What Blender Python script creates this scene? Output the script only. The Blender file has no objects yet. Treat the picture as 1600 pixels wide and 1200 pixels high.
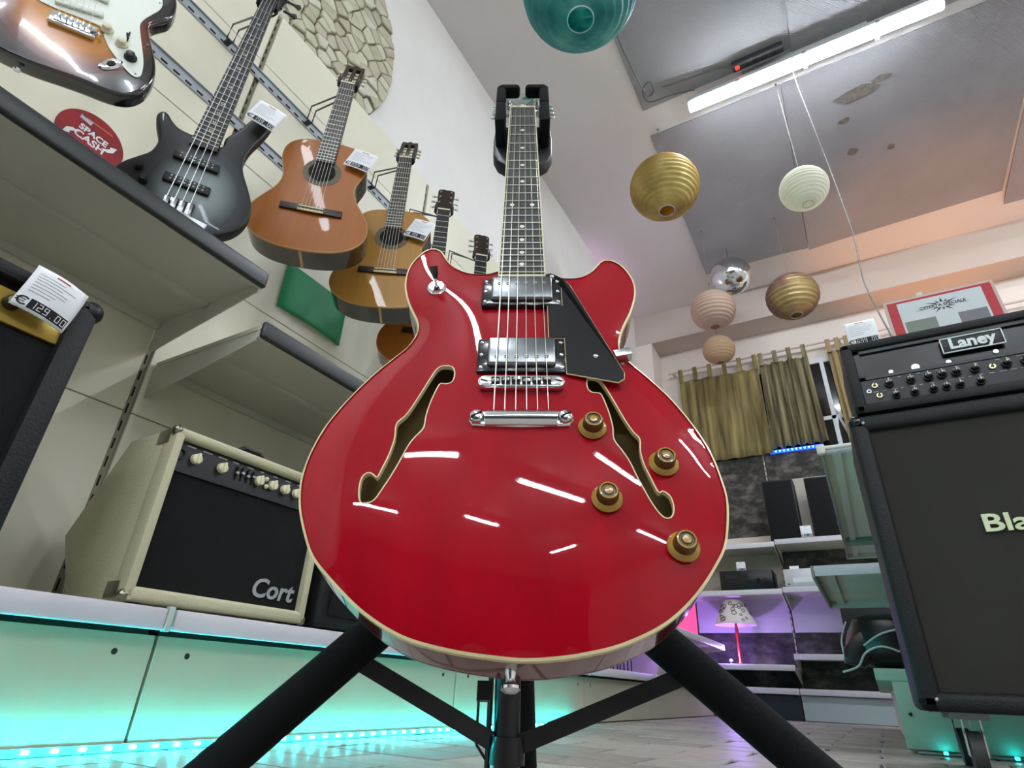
import bpy, bmesh, math, random
import numpy as np
from mathutils import Vector, Matrix, Euler
from mathutils.geometry import delaunay_2d_cdt

scene = bpy.context.scene
COL = scene.collection
random.seed(7)
R = math.radians

# ------------------------------------------------------------------ camera
cam_data = bpy.data.cameras.new('camera')
cam = bpy.data.objects.new('camera', cam_data)
COL.objects.link(cam)
cam_data.sensor_fit = 'HORIZONTAL'
cam_data.sensor_width = 36.0
cam_data.lens = 900.0 / 1600.0 * 36.0
cam_data.clip_start = 0.02
cam_data.clip_end = 60.0
YAW, PITCH, ROLL = R(30.7), R(27.85), R(2.63)
_f = Vector((-math.sin(YAW) * math.cos(PITCH), math.cos(YAW) * math.cos(PITCH), math.sin(PITCH)))
_r = Vector((math.cos(YAW), math.sin(YAW), 0.0))
_u = _r.cross(_f)
_right = math.cos(ROLL) * _r + math.sin(ROLL) * _u
_up = -math.sin(ROLL) * _r + math.cos(ROLL) * _u
_m = Matrix((_right, _up, -_f)).transposed()
cam.location = (0.0, 0.0, 0.125)
cam.rotation_euler = _m.to_euler()
scene.camera = cam

# ------------------------------------------------------------------ world and exposure
world = bpy.data.worlds.new('world')
scene.world = world
world.use_nodes = True
world.node_tree.nodes['Background'].inputs[0].default_value = (0.5, 0.55, 0.6, 1)
world.node_tree.nodes['Background'].inputs[1].default_value = 0.03
vs = scene.view_settings
vs.view_transform = 'Standard'
vs.look = 'None'
vs.gamma = 1.0
vs.use_curve_mapping = False
vs.exposure = 1.95
TUBE_POWER = 33.0          # emission of the ceiling tubes
LED_POWER = 6.0           # emission of the teal strip

# ------------------------------------------------------------------ materials
def lin(c):
    if isinstance(c, str):
        c = c.lstrip('#')
        c = [int(c[i:i + 2], 16) / 255.0 for i in (0, 2, 4)]
    return tuple((x / 12.92 if x <= 0.04045 else ((x + 0.055) / 1.055) ** 2.4) for x in c[:3]) + (1.0,)

MATS = {}
def mat(name, color, rough=0.5, metal=0.0, coat=0.0, noise=0.0, nscale=8.0, bump=0.0, bscale=60.0,
        emit=None, estr=0.0, trans=0.0, ior=1.45, stretch=(1, 1, 1), color2=None, spec=0.5, alpha=1.0, sss=0.0, coat_ior=1.5):
    if name in MATS:
        return MATS[name]
    m = bpy.data.materials.new(name)
    m.use_nodes = True
    nt = m.node_tree
    b = nt.nodes['Principled BSDF']
    c = lin(color)
    b.inputs['Base Color'].default_value = c
    b.inputs['Roughness'].default_value = rough
    b.inputs['Metallic'].default_value = metal
    b.inputs['IOR'].default_value = ior
    b.inputs['Specular IOR Level'].default_value = spec
    b.inputs['Coat Weight'].default_value = coat
    b.inputs['Coat Roughness'].default_value = 0.02
    b.inputs['Coat IOR'].default_value = coat_ior
    b.inputs['Transmission Weight'].default_value = trans
    b.inputs['Alpha'].default_value = alpha
    if emit is not None:
        b.inputs['Emission Color'].default_value = lin(emit)
        b.inputs['Emission Strength'].default_value = estr
    if noise > 0 or bump > 0:
        tc = nt.nodes.new('ShaderNodeTexCoord')
        mp = nt.nodes.new('ShaderNodeMapping')
        mp.inputs['Scale'].default_value = stretch
        nt.links.new(tc.outputs['Object'], mp.inputs['Vector'])
    if noise > 0:
        n = nt.nodes.new('ShaderNodeTexNoise')
        n.inputs['Scale'].default_value = nscale
        n.inputs['Detail'].default_value = 5.0
        nt.links.new(mp.outputs[0], n.inputs['Vector'])
        r = nt.nodes.new('ShaderNodeValToRGB')
        r.color_ramp.elements[0].position = 0.3
        r.color_ramp.elements[1].position = 0.7
        c2 = lin(color2) if color2 else tuple(x * (1 - noise) for x in c[:3]) + (1,)
        r.color_ramp.elements[0].color = c2
        r.color_ramp.elements[1].color = c
        nt.links.new(n.outputs['Fac'], r.inputs[0])
        nt.links.new(r.outputs[0], b.inputs['Base Color'])
    if bump > 0:
        n2 = nt.nodes.new('ShaderNodeTexNoise')
        n2.inputs['Scale'].default_value = bscale
        n2.inputs['Detail'].default_value = 3.0
        nt.links.new(mp.outputs[0], n2.inputs['Vector'])
        bp = nt.nodes.new('ShaderNodeBump')
        bp.inputs['Strength'].default_value = bump
        bp.inputs['Distance'].default_value = 0.003
        nt.links.new(n2.outputs['Fac'], bp.inputs['Height'])
        nt.links.new(bp.outputs[0], b.inputs['Normal'])
    MATS[name] = m
    return m

def burst_mat(name, stops, center, scale, rough=0.25, coat=0.6, metal=0.0, flake=0.0):
    """painted burst finish: colour by elliptical distance in the instrument's own space"""
    m = bpy.data.materials.new(name)
    m.use_nodes = True
    nt = m.node_tree
    b = nt.nodes['Principled BSDF']
    b.inputs['Roughness'].default_value = rough
    b.inputs['Coat Weight'].default_value = coat
    b.inputs['Coat Roughness'].default_value = 0.04
    b.inputs['Metallic'].default_value = metal
    tc = nt.nodes.new('ShaderNodeTexCoord')
    sub = nt.nodes.new('ShaderNodeVectorMath'); sub.operation = 'SUBTRACT'
    sub.inputs[1].default_value = center
    mul = nt.nodes.new('ShaderNodeVectorMath'); mul.operation = 'MULTIPLY'
    mul.inputs[1].default_value = scale
    ln = nt.nodes.new('ShaderNodeVectorMath'); ln.operation = 'LENGTH'
    nt.links.new(tc.outputs['Object'], sub.inputs[0])
    nt.links.new(sub.outputs[0], mul.inputs[0])
    nt.links.new(mul.outputs[0], ln.inputs[0])
    n = nt.nodes.new('ShaderNodeTexNoise'); n.inputs['Scale'].default_value = 14
    nt.links.new(tc.outputs['Object'], n.inputs['Vector'])
    ma = nt.nodes.new('ShaderNodeMath'); ma.operation = 'MULTIPLY_ADD'
    ma.inputs[1].default_value = 0.12
    nt.links.new(n.outputs['Fac'], ma.inputs[0]); nt.links.new(ln.outputs['Value'], ma.inputs[2])
    r = nt.nodes.new('ShaderNodeValToRGB')
    e = r.color_ramp.elements
    e[0].position, e[0].color = stops[0][0], lin(stops[0][1])
    e[1].position, e[1].color = stops[-1][0], lin(stops[-1][1])
    for p, c in stops[1:-1]:
        x = e.new(p); x.color = lin(c)
    nt.links.new(ma.outputs[0], r.inputs[0])
    nt.links.new(r.outputs[0], b.inputs['Base Color'])
    MATS[name] = m
    return m

# ------------------------------------------------------------------ mesh builder
class MB:
    def __init__(self):
        self.bm = bmesh.new()

    def add(self, vs_, fs_):
        v = [self.bm.verts.new(p) for p in vs_]
        out = []
        for f in fs_:
            try:
                out.append(self.bm.faces.new([v[i] for i in f]))
            except ValueError:
                pass
        return v, out

    def _bev(self, edges, bev, seg):
        bmesh.ops.bevel(self.bm, geom=list(edges), offset=bev, segments=seg, profile=0.5, affect='EDGES', clamp_overlap=True)

    def box(self, x0, x1, y0, y1, z0, z1, bev=0.0, seg=2):
        p = [(x, y, z) for x in (x0, x1) for y in (y0, y1) for z in (z0, z1)]
        v, f = self.add(p, [(0, 1, 3, 2), (4, 6, 7, 5), (0, 4, 5, 1), (2, 3, 7, 6), (0, 2, 6, 4), (1, 5, 7, 3)])
        if bev > 0:
            self._bev({e for x in f for e in x.edges}, bev, seg)
        return self

    def obox(self, c, ax, ay, az, bev=0.0, seg=2):
        c, ax, ay, az = map(Vector, (c, ax, ay, az))
        p = [c + i * ax + j * ay + k * az for i in (-1, 1) for j in (-1, 1) for k in (-1, 1)]
        v, f = self.add(p, [(0, 1, 3, 2), (4, 6, 7, 5), (0, 4, 5, 1), (2, 3, 7, 6), (0, 2, 6, 4), (1, 5, 7, 3)])
        bmesh.ops.recalc_face_normals(self.bm, faces=f)
        if bev > 0:
            self._bev({e for x in f for e in x.edges}, bev, seg)
        return self

    def bar(self, p0, p1, w, h, up=(0, 0, 1)):
        p0, p1 = Vector(p0), Vector(p1)
        d = (p1 - p0)
        n = d.normalized()
        s = n.cross(Vector(up)).normalized()
        t = s.cross(n)
        return self.obox((p0 + p1) / 2, d / 2, s * w / 2, t * h / 2)

    def tube(self, pts, r, n=8, closed=False):
        pts = [Vector(p) for p in pts]
        rad = r if isinstance(r, (list, tuple)) else [r] * len(pts)
        rings = []
        up = None
        N = len(pts)
        for i, p in enumerate(pts):
            if closed:
                d = pts[(i + 1) % N] - pts[i - 1]
            else:
                d = pts[min(i + 1, N - 1)] - pts[max(i - 1, 0)]
            d.normalize()
            if up is None:
                up = Vector((0, 0, 1)) if abs(d.z) < 0.9 else Vector((1, 0, 0))
            s = d.cross(up)
            if s.length < 1e-6:
                s = d.cross(Vector((0, 1, 0)))
            s.normalize()
            up = s.cross(d).normalized()
            rings.append([self.bm.verts.new(p + rad[i] * (math.cos(2 * math.pi * k / n) * s + math.sin(2 * math.pi * k / n) * up)) for k in range(n)])
        m = N if closed else N - 1
        for i in range(m):
            a, b = rings[i], rings[(i + 1) % N]
            for k in range(n):
                self.bm.faces.new((a[k], a[(k + 1) % n], b[(k + 1) % n], b[k]))
        if not closed:
            self.bm.faces.new(list(reversed(rings[0])))
            self.bm.faces.new(rings[-1])
        return self

    def cyl(self, p0, p1, r0, r1=None, n=20):
        return self.tube([p0, p1], [r0, r0 if r1 is None else r1], n)

    def lathe(self, prof, n=24, M=None, cap=True):
        rings = []
        M = M or Matrix.Identity(4)
        for r, z in prof:
            if r < 1e-6:
                rings.append([self.bm.verts.new(M @ Vector((0, 0, z)))])
            else:
                rings.append([self.bm.verts.new(M @ Vector((r * math.cos(2 * math.pi * k / n), r * math.sin(2 * math.pi * k / n), z))) for k in range(n)])
        for a, b in zip(rings, rings[1:]):
            if len(a) == 1 and len(b) == 1:
                continue
            for k in range(n):
                if len(a) == 1:
                    self.bm.faces.new((a[0], b[k], b[(k + 1) % n]))
                elif len(b) == 1:
                    self.bm.faces.new((a[k], a[(k + 1) % n], b[0]))
                else:
                    self.bm.faces.new((a[k], a[(k + 1) % n], b[(k + 1) % n], b[k]))
        if cap:
            if len(rings[0]) > 1:
                self.bm.faces.new(list(reversed(rings[0])))
            if len(rings[-1]) > 1:
                self.bm.faces.new(rings[-1])
        return self

    def prism(self, pts, z0, z1, bev=0.0, seg=2, M=None):
        """closed outline in xy, extruded along z; bevels both rims"""
        n = len(pts)
        M = M or Matrix.Identity(4)
        a = [self.bm.verts.new(M @ Vector((x, y, z0))) for x, y in pts]
        b = [self.bm.verts.new(M @ Vector((x, y, z1))) for x, y in pts]
        f0 = self.bm.faces.new(list(reversed(a)))
        f1 = self.bm.faces.new(b)
        fs = [f0, f1]
        for i in range(n):
            fs.append(self.bm.faces.new((a[i], a[(i + 1) % n], b[(i + 1) % n], b[i])))
        bmesh.ops.recalc_face_normals(self.bm, faces=fs)
        if bev > 0:
            self._bev(list(f0.edges) + list(f1.edges), bev, seg)
        return self

    def sphere(self, c, r, n=20, m=12, sc=(1, 1, 1)):
        prof = [(r * math.sin(math.pi * i / m), -r * math.cos(math.pi * i / m)) for i in range(m + 1)]
        return self.lathe(prof, n, Matrix.Translation(c) @ Matrix.Diagonal((*sc, 1)), cap=False)

    def xf(self, M):
        bmesh.ops.transform(self.bm, matrix=M, verts=self.bm.verts[:])
        return self

    def mesh(self, name, material=None, smooth=True, angle=35):
        me = bpy.data.meshes.new(name)
        bmesh.ops.recalc_face_normals(self.bm, faces=self.bm.faces[:])
        self.bm.to_mesh(me)
        self.bm.free()
        if smooth:
            me.polygons.foreach_set('use_smooth', [True] * len(me.polygons))
            me.set_sharp_from_angle(angle=R(angle))
        if material is not None:
            me.materials.append(material)
        return me

    def build(self, name, material, parent=None, world=False, smooth=True, angle=35, label=None):
        if world and parent is not None:
            p = parent
            off = Vector((0, 0, 0))
            while p is not None:
                off += p.location
                p = p.parent
            self.xf(Matrix.Translation(-off))
        me = self.mesh(name, material, smooth, angle)
        return put(name, me, parent, label)

def put(name, me, parent=None, label=None, loc=None, rot=None):
    o = bpy.data.objects.new(name, me)
    COL.objects.link(o)
    if parent is not None:
        o.parent = parent
    if loc is not None:
        o.location = loc
    if rot is not None:
        o.rotation_euler = rot
    if label:
        o['label'] = label
    return o

def tag(o, label=None, cat=None, group=None, kind=None):
    if label: o['label'] = label
    if cat: o['category'] = cat
    if group: o['group'] = group
    if kind: o['kind'] = kind
    return o

def thing(name, label, cat, loc=(0, 0, 0), rot=(0, 0, 0), group=None):
    o = bpy.data.objects.new(name, None)
    o.empty_display_size = 0.05
    COL.objects.link(o)
    o.location = loc
    o.rotation_euler = rot
    return tag(o, label, cat, group)

def struct(name, mb, material, **kw):
    o = mb.build(name, material, **kw)
    o['kind'] = 'structure'
    return o

def spline(pts, sub=4, closed=True):
    """Catmull-Rom through points"""
    n = len(pts)
    out = []
    rng = range(n) if closed else range(n - 1)
    for i in rng:
        p = [pts[(i + k) % n] if closed else pts[min(max(i + k, 0), n - 1)] for k in (-1, 0, 1, 2)]
        for s in range(sub):
            t = s / sub
            out.append(tuple(0.5 * (2 * p[1][d] + (p[2][d] - p[0][d]) * t + (2 * p[0][d] - 5 * p[1][d] + 4 * p[2][d] - p[3][d]) * t * t
                                    + (-p[0][d] + 3 * p[1][d] - 3 * p[2][d] + p[3][d]) * t ** 3) for d in range(len(p[1]))))
    if not closed:
        out.append(tuple(pts[-1]))
    return out

def inset(pts, d):
    """offset a closed 2D outline inwards by d"""
    n = len(pts)
    area = sum(pts[i][0] * pts[(i + 1) % n][1] - pts[(i + 1) % n][0] * pts[i][1] for i in range(n))
    sg = 1 if area > 0 else -1
    out = []
    for i in range(n):
        a, b, c = Vector(pts[i - 1]), Vector(pts[i]), Vector(pts[(i + 1) % n])
        t = (c - a)
        if t.length < 1e-9:
            out.append(tuple(b)); continue
        t.normalize()
        nrm = Vector((-t.y, t.x)) * sg
        out.append((b.x + nrm.x * d, b.y + nrm.y * d))
    return out

def inpoly(x, y, P):
    c = False
    n = len(P)
    j = n - 1
    for i in range(n):
        xi, yi = P[i]; xj, yj = P[j]
        if (yi > y) != (yj > y) and x < (xj - xi) * (y - yi) / (yj - yi) + xi:
            c = not c
        j = i
    return c

def ring_strip(mb, outer, inner, zo, zi):
    n = len(outer)
    a = [mb.bm.verts.new((x, y, zo(x, y))) for x, y in outer]
    b = [mb.bm.verts.new((x, y, zi(x, y))) for x, y in inner]
    for i in range(n):
        mb.bm.faces.new((a[i], a[(i + 1) % n], b[(i + 1) % n], b[i]))

def text_mesh(txt, size, extrude=0.0005, M=None, bold=0.0, align='CENTER', shear=0.0):
    cu = bpy.data.curves.new('text', 'FONT')
    cu.body = txt
    cu.size = size
    cu.extrude = extrude
    cu.offset = bold
    cu.align_x = align
    cu.align_y = 'CENTER'
    cu.resolution_u = 3
    cu.shear = shear
    o = bpy.data.objects.new('text', cu)
    COL.objects.link(o)
    dg = bpy.context.evaluated_depsgraph_get()
    me = bpy.data.meshes.new_from_object(o.evaluated_get(dg))
    bpy.data.objects.remove(o)
    bpy.data.curves.remove(cu)
    if M is not None:
        me.transform(M)
    return me

def text(name, txt, size, material, parent, M, **kw):
    me = text_mesh(txt, size, M=M, **kw)
    me.name = name
    me.materials.clear()
    me.materials.append(material)
    return put(name, me, parent)

SEG = {'0': 'abcdef', '1': 'bc', '2': 'abged', '3': 'abgcd', '4': 'fgbc', '5': 'afgcd', '6': 'afgedc', '7': 'abc', '8': 'abcdefg', '9': 'abcdfg'}
def seg_quads(ch, x, y, w, h, t):
    """quads of a seven segment digit with lower left at x, y"""
    q = {'a': (x, y + h - t, x + w, y + h), 'd': (x, y, x + w, y + t), 'g': (x, y + h / 2 - t / 2, x + w, y + h / 2 + t / 2),
         'f': (x, y + h / 2, x + t, y + h), 'e': (x, y, x + t, y + h / 2), 'b': (x + w - t, y + h / 2, x + w, y + h), 'c': (x + w - t, y, x + w, y + h / 2)}
    if ch == '.':
        return [(x + w * .4, y, x + w * .4 + t, y + t)]
    return [q[s] for s in SEG.get(ch, '')]

# ------------------------------------------------------------------ palette
M_WALL = mat('wall_paint', '#e6e4df', 0.85, noise=0.06, nscale=3)
M_WALL2 = mat('wall_paint_far', '#e6dad0', 0.85, noise=0.06, nscale=3)
M_CEIL = mat('ceiling_paint', '#dedad8', 0.9, noise=0.06, nscale=1.6)
M_CREAM = mat('cream_enamel', '#e4e0ca', 0.45, noise=0.05, nscale=5)
M_CREAMD = mat('cream_enamel_shelf', '#cfcdbe', 0.5, noise=0.06, nscale=5)
M_WHITEMET = mat('white_rail', '#cfccd2', 0.4, noise=0.08, nscale=30, stretch=(1, .1, 1))
M_DKRAIL = mat('charcoal_plastic', '#2e3030', 0.4)
M_BLACK = mat('black_plastic', '#0b0b0c', 0.45)
M_BLACKGL = mat('black_gloss', '#070708', 0.15, coat=0.4)
M_SLOT = mat('slot_dark', '#17150f', 0.8)
M_GREYMET = mat('galvanised_angle', '#b0b7bd', 0.5, metal=0.05, noise=0.25, nscale=12)
M_CHROME = mat('chrome', '#dcdfe0', 0.09, metal=1.0)
M_STEEL = mat('steel_wire', '#b9bcbc', 0.3, metal=1.0)
M_WIRE = mat('black_wire', '#0d0d0e', 0.35)
M_GLOW = mat('tube_glow', '#f4fbff', 0.4, emit='#ecf5ff', estr=TUBE_POWER)
M_LED = mat('teal_led', '#c8ffff', 0.4, emit='#14f0ff', estr=LED_POWER * 14)
M_PAPER = mat('paper', '#e6e8ea', 0.8)
M_INK = mat('ink_black', '#101012', 0.7)
M_INKG = mat('ink_grey', '#a7a7aa', 0.8)

X_WALL, Y_FAR, Z_CEIL = -1.63, 5.75, 3.95
X_R, Y_B = 6.3, -7.2

# ------------------------------------------------------------------ shell
floor = struct('floor', MB().box(X_WALL - .1, X_R + .1, Y_B - .1, Y_FAR + .1, -.12, -.004), mat('floor_joint', '#4b4740', 0.85, noise=.2, nscale=9))
wall_left = struct('wall_left', MB().box(X_WALL - .12, X_WALL, Y_B, Y_FAR, 0, Z_CEIL), M_WALL)
struct('wall_back', MB().box(X_WALL - .12, X_R + .12, Y_FAR, Y_FAR + .12, 0, Z_CEIL), M_WALL2)
struct('wall_right', MB().box(X_R, X_R + .12, Y_B, Y_FAR, 0, Z_CEIL), M_WALL)
struct('wall_front', MB().box(X_WALL - .12, X_R + .12, Y_B - .12, Y_B, 0, Z_CEIL), mat('shopfront_dark', '#2b2b2d', .5))
ceiling = struct('ceiling', MB().box(X_WALL - .12, X_R + .12, Y_B - .12, Y_FAR + .12, Z_CEIL, Z_CEIL + .1), M_CEIL)
struct('trim_1', MB().box(X_WALL, X_R, 5.43, Y_FAR, 3.57, Z_CEIL), mat('beam_paint', '#c2b6ac', 0.85, noise=.06, nscale=3))
struct('trim_2', MB().box(X_WALL, -1.45, 5.43, Y_FAR, 0, 3.57), M_WALL2)

# paving stones: the nearest visible ones are pieces, the rest one mesh
pmats = [mat('paver_%d' % i, c, 0.42, noise=.3, nscale=22, bump=.25, bscale=40) for i, c in enumerate(('#a8a298', '#b3ada3', '#9d978e', '#bab3a7'))]
pw, ph, gap = .29, .145, .007
pmesh = []
for i in range(8):
    rr = random.Random(i)
    j = lambda: rr.uniform(-.006, .006)
    hx, hy = pw / 2 - gap / 2, ph / 2 - gap / 2
    pts = [(-hx + j(), -hy + j()), (rr.uniform(-.03, .03), -hy + j()), (hx + j(), -hy + j()), (hx + j(), hy + j()), (rr.uniform(-.03, .03), hy + j()), (-hx + j(), hy + j())]
    pmesh.append(MB().prism(pts, -.012, 0, bev=.0025, seg=1).mesh('paver', pmats[i % 4], smooth=False))
cells = []
row = 0
y = Y_B + ph / 2
while y < Y_FAR:
    x = X_WALL + (pw / 2 if row % 2 else pw)
    while x < X_R:
        cells.append((x, y))
        x += pw
    y += ph
    row += 1
vis = [c for c in cells if -1.12 < c[0] < .75 and .85 < c[1] < 5.2]
vis.sort(key=lambda c: math.hypot(c[0] + .2, c[1]))
vis = vis[:260]
vset = set(vis)
for c in vis:
    put('paver', pmesh[random.randrange(8)], floor, loc=(c[0], c[1], random.uniform(-.0015, .0005)))
rest = MB()
for c in cells:
    if c not in vset:
        rest.box(c[0] - pw / 2 + gap / 2, c[0] + pw / 2 - gap / 2, c[1] - ph / 2 + gap / 2, c[1] + ph / 2 - gap / 2, -.012, 0)
o = rest.build('paving', pmats[0], floor, smooth=False)
o['kind'] = 'stuff'

# ceiling sheets
def weave_mat(name, color):
    m = mat(name, color, 0.9, noise=.14, nscale=2.2)
    nt = m.node_tree
    tc = nt.nodes.new('ShaderNodeTexCoord')
    mp = nt.nodes.new('ShaderNodeMapping'); mp.inputs['Rotation'].default_value = (0, 0, R(40))
    w = nt.nodes.new('ShaderNodeTexWave'); w.inputs['Scale'].default_value = 42; w.inputs['Distortion'].default_value = .6
    bp = nt.nodes.new('ShaderNodeBump'); bp.inputs['Strength'].default_value = .5; bp.inputs['Distance'].default_value = .004
    nt.links.new(tc.outputs['Object'], mp.inputs[0]); nt.links.new(mp.outputs[0], w.inputs['Vector'])
    nt.links.new(w.outputs['Fac'], bp.inputs['Height']); nt.links.new(bp.outputs[0], nt.nodes['Principled BSDF'].inputs['Normal'])
    return m
M_SHEET = weave_mat('ceiling_sheet', '#9c999c')
def sheet(x0, x1, y0, y1, droop=lambda a, b: 0.0, n=14):
    mb = MB()
    top, bot = [], []
    for i in range(n + 1):
        for k in range(n + 1):
            a, b = i / n, k / n
            z = Z_CEIL - .012 - droop(a, b)
            bot.append((x0 + (x1 - x0) * a, y0 + (y1 - y0) * b, z))
            top.append((x0 + (x1 - x0) * a, y0 + (y1 - y0) * b, z + .008))
    N = (n + 1) ** 2
    fs = []
    for i in range(n):
        for k in range(n):
            q = [i * (n + 1) + k, (i + 1) * (n + 1) + k, (i + 1) * (n + 1) + k + 1, i * (n + 1) + k + 1]
            fs.append(q); fs.append([N + v for v in reversed(q)])
    def edge(seq):
        for p, q in zip(seq, seq[1:]):
            fs.append((p, q, N + q, N + p))
    edge([i * (n + 1) for i in range(n + 1)]); edge([i * (n + 1) + n for i in range(n + 1)])
    edge(list(range(n + 1))); edge([n * (n + 1) + k for k in range(n + 1)])
    mb.add(bot + top, fs)
    return mb.build('panel', M_SHEET, ceiling)
sheet(-.68, .32, .3, 2.86)
sheet(.33, 2.6, .3, 3.0, lambda a, b: .015 * b ** 6)
sheet(-.70, .23, 3.10, 4.93, lambda a, b: .035 * b ** 5 + .02 * a ** 8 * b)
sheet(.236, 1.7, 3.10, 4.95, lambda a, b: .012 * (1 - a) ** 12 * b + .05 * (b ** 8) * (1 - a))
sheet(1.72, 3.3, 3.05, 5.1, lambda a, b: .03 * b ** 4)
st = MB()
for (x, y, rx, ry, n) in ((.70, 3.42, .16, .07, 9), (.64, 3.95, .05, .045, 7), (.90, 4.04, .035, .03, 7), (.84, 3.36, .09, .03, 8), (.60, 3.62, .05, .03, 7)):
    pts = [(x + rx * random.uniform(.6, 1.1) * math.cos(2 * math.pi * k / n), y + ry * random.uniform(.6, 1.1) * math.sin(2 * math.pi * k / n)) for k in range(n)]
    st.prism(pts, Z_CEIL - .0165, Z_CEIL - .010)
o = st.build('flaked_plaster', mat('stain', '#827a72', .95, noise=.4, nscale=30), ceiling)

# exposed stone patch on the left wall above the panels
EC, ERY, ERZ = (.75, 2.95), .58, .70
ell = [(EC[0] + ERY * math.cos(t * math.pi / 24), EC[1] + ERZ * math.sin(t * math.pi / 24)) for t in range(48)]
Myz = Matrix(((0, 0, 1, 0), (1, 0, 0, 0), (0, 1, 0, 0), (0, 0, 0, 1)))   # local (x,y,z) -> world (z_as_X, x_as_Y, y_as_Z)
MB().prism(ell, X_WALL, X_WALL + .004, M=Myz).build('mortar', mat('mortar', '#8d8268', .95, noise=.3, nscale=25), wall_left)
smats = [mat('rubble_%d' % i, c, .9, noise=.18, nscale=18, bump=.5, bscale=45) for i, c in enumerate(('#c9c5ac', '#bdb89e', '#d2cfba', '#c2b9a4'))]
rs = random.Random(3)
sites = []
tries = 0
while len(sites) < 260 and tries < 30000:
    tries += 1
    p = (EC[0] + rs.uniform(-1, 1) * ERY, EC[1] + rs.uniform(-1, 1) * ERZ)
    if ((p[0] - EC[0]) / ERY) ** 2 + ((p[1] - EC[1]) / ERZ) ** 2 > .96:
        continue
    if all(math.hypot((p[0] - q[0]) * .75 + (p[1] - q[1]) * .35, (p[1] - q[1]) * 1.15 - (p[0] - q[0]) * .25) > .049 for q in sites):
        sites.append(p)
def clip(poly, m, nrm):
    out = []
    for i in range(len(poly)):
        a, b = poly[i], poly[(i + 1) % len(poly)]
        da = (a[0] - m[0]) * nrm[0] + (a[1] - m[1]) * nrm[1]
        db = (b[0] - m[0]) * nrm[0] + (b[1] - m[1]) * nrm[1]
        if da <= 0: out.append(a)
        if (da < 0) != (db < 0) and abs(da - db) > 1e-12:
            t = da / (da - db)
            out.append((a[0] + (b[0] - a[0]) * t, a[1] + (b[1] - a[1]) * t))
    return out
for i, s in enumerate(sites):
    poly = [(s[0] - .09, s[1] - .09), (s[0] + .09, s[1] - .09), (s[0] + .09, s[1] + .09), (s[0] - .09, s[1] + .09)]
    for q in sites:
        if q is s or math.hypot(q[0] - s[0], q[1] - s[1]) > .26: continue
        poly = clip(poly, ((s[0] + q[0]) / 2, (s[1] + q[1]) / 2), (q[0] - s[0], q[1] - s[1]))
        if len(poly) < 3: break
    for k in range(0, 48, 2):
        a, b = ell[k], ell[(k + 2) % 48]
        poly = clip(poly, a, (b[1] - a[1], -(b[0] - a[0])))
        if len(poly) < 3: break
    if len(poly) < 3: continue
    cx = sum(p[0] for p in poly) / len(poly); cy = sum(p[1] for p in poly) / len(poly)
    k = rs.uniform(.84, .96)
    poly = [(cx + (p[0] - cx) * k + rs.uniform(-.003, .003), cy + (p[1] - cy) * k + rs.uniform(-.003, .003)) for p in poly]
    h = rs.uniform(.012, .026)
    try:
        MB().prism(poly, X_WALL, X_WALL + h, bev=.004, seg=1, M=Myz).build('stone', smats[rs.randrange(4)], wall_left, smooth=False)
    except ValueError:
        pass

# ------------------------------------------------------------------ ceiling tube lamps
def tube_lamp(x0, x1, y, label, group, turn=0):
    z = Z_CEIL - .085
    t = thing('tube_lamp', label, 'ceiling lamp', ((x0 + x1) / 2, y, z), (0, 0, R(turn)), group=group)
    h = (x1 - x0) / 2
    MB().box(-h, h, -.055, .055, -.035, 0, bev=.008).build('housing', mat('lamp_housing', '#b9bcbb', .5), t)
    prof = [(.038 * math.cos(a), -.035 - .038 * math.sin(a)) for a in [math.pi * k / 10 for k in range(11)]]
    mb = MB()
    mb.prism([(p[0], p[1]) for p in prof], -h + .035, h - .035, M=Matrix(((0, 0, 1, 0), (1, 0, 0, 0), (0, 1, 0, 0), (0, 0, 0, 1))))
    mb.build('diffuser', M_GLOW, t)
    for s in (-1, 1):
        mb = MB()
        mb.prism([(p[0] * 1.04, p[1] * 1.02) for p in prof], s * (h - .036), s * (h + .004), bev=.006, M=Matrix(((0, 0, 1, 0), (1, 0, 0, 0), (0, 1, 0, 0), (0, 0, 0, 1))))
        mb.build('end_cap', mat('clear_cap', '#dfe6e2', .2, alpha=.6), t)
    MB().box(-h * .5, h * .5, -.02, .02, 0, .073).build('mount', mat('lamp_housing', '#b9bcbb', .5), t)
    for q in (-.55, .0, .55):
        MB().box(q * h - .012, q * h + .012, -.062, .062, -.05, -.028).build('clip', mat('lamp_clip', '#9ea3a3', .35, metal=.6), t)
    return t
tube_lamp(-.36, 1.13, 2.9, 'long glowing tube lamp on the ceiling beside the black power strip', 'ceiling tube lamps')
for (x0, x1, y) in ((1.35, 2.45, -2.85), (1.95, 3.05, -1.90), (2.7, 3.8, .05), (2.6, 3.7, .68), (1.15, 1.75, -4.15), (4.1, 5.5, -3.1), (2.0, 3.4, 2.9), (2.8, 4.2, 4.5)):  # the last one is an added lamp that brightens the far end
    tube_lamp(x0, x1, y, 'unseen tube lamp on the ceiling, outside the picture', 'tube lamps behind the camera')
tube_lamp(-.90, .24, -1.12, 'unseen tube lamp on the ceiling, outside the picture', 'tube lamps behind the camera', -41)
for (x0, x1, y, a) in ((-.25, .65, -3.0, 24), (2.93, 3.59, -4.55, 72), (-1.2, .1, -5.05, 12)):
    tube_lamp(x0, x1, y, 'unseen tube lamp on the ceiling, outside the picture', 'tube lamps behind the camera', a)

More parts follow.
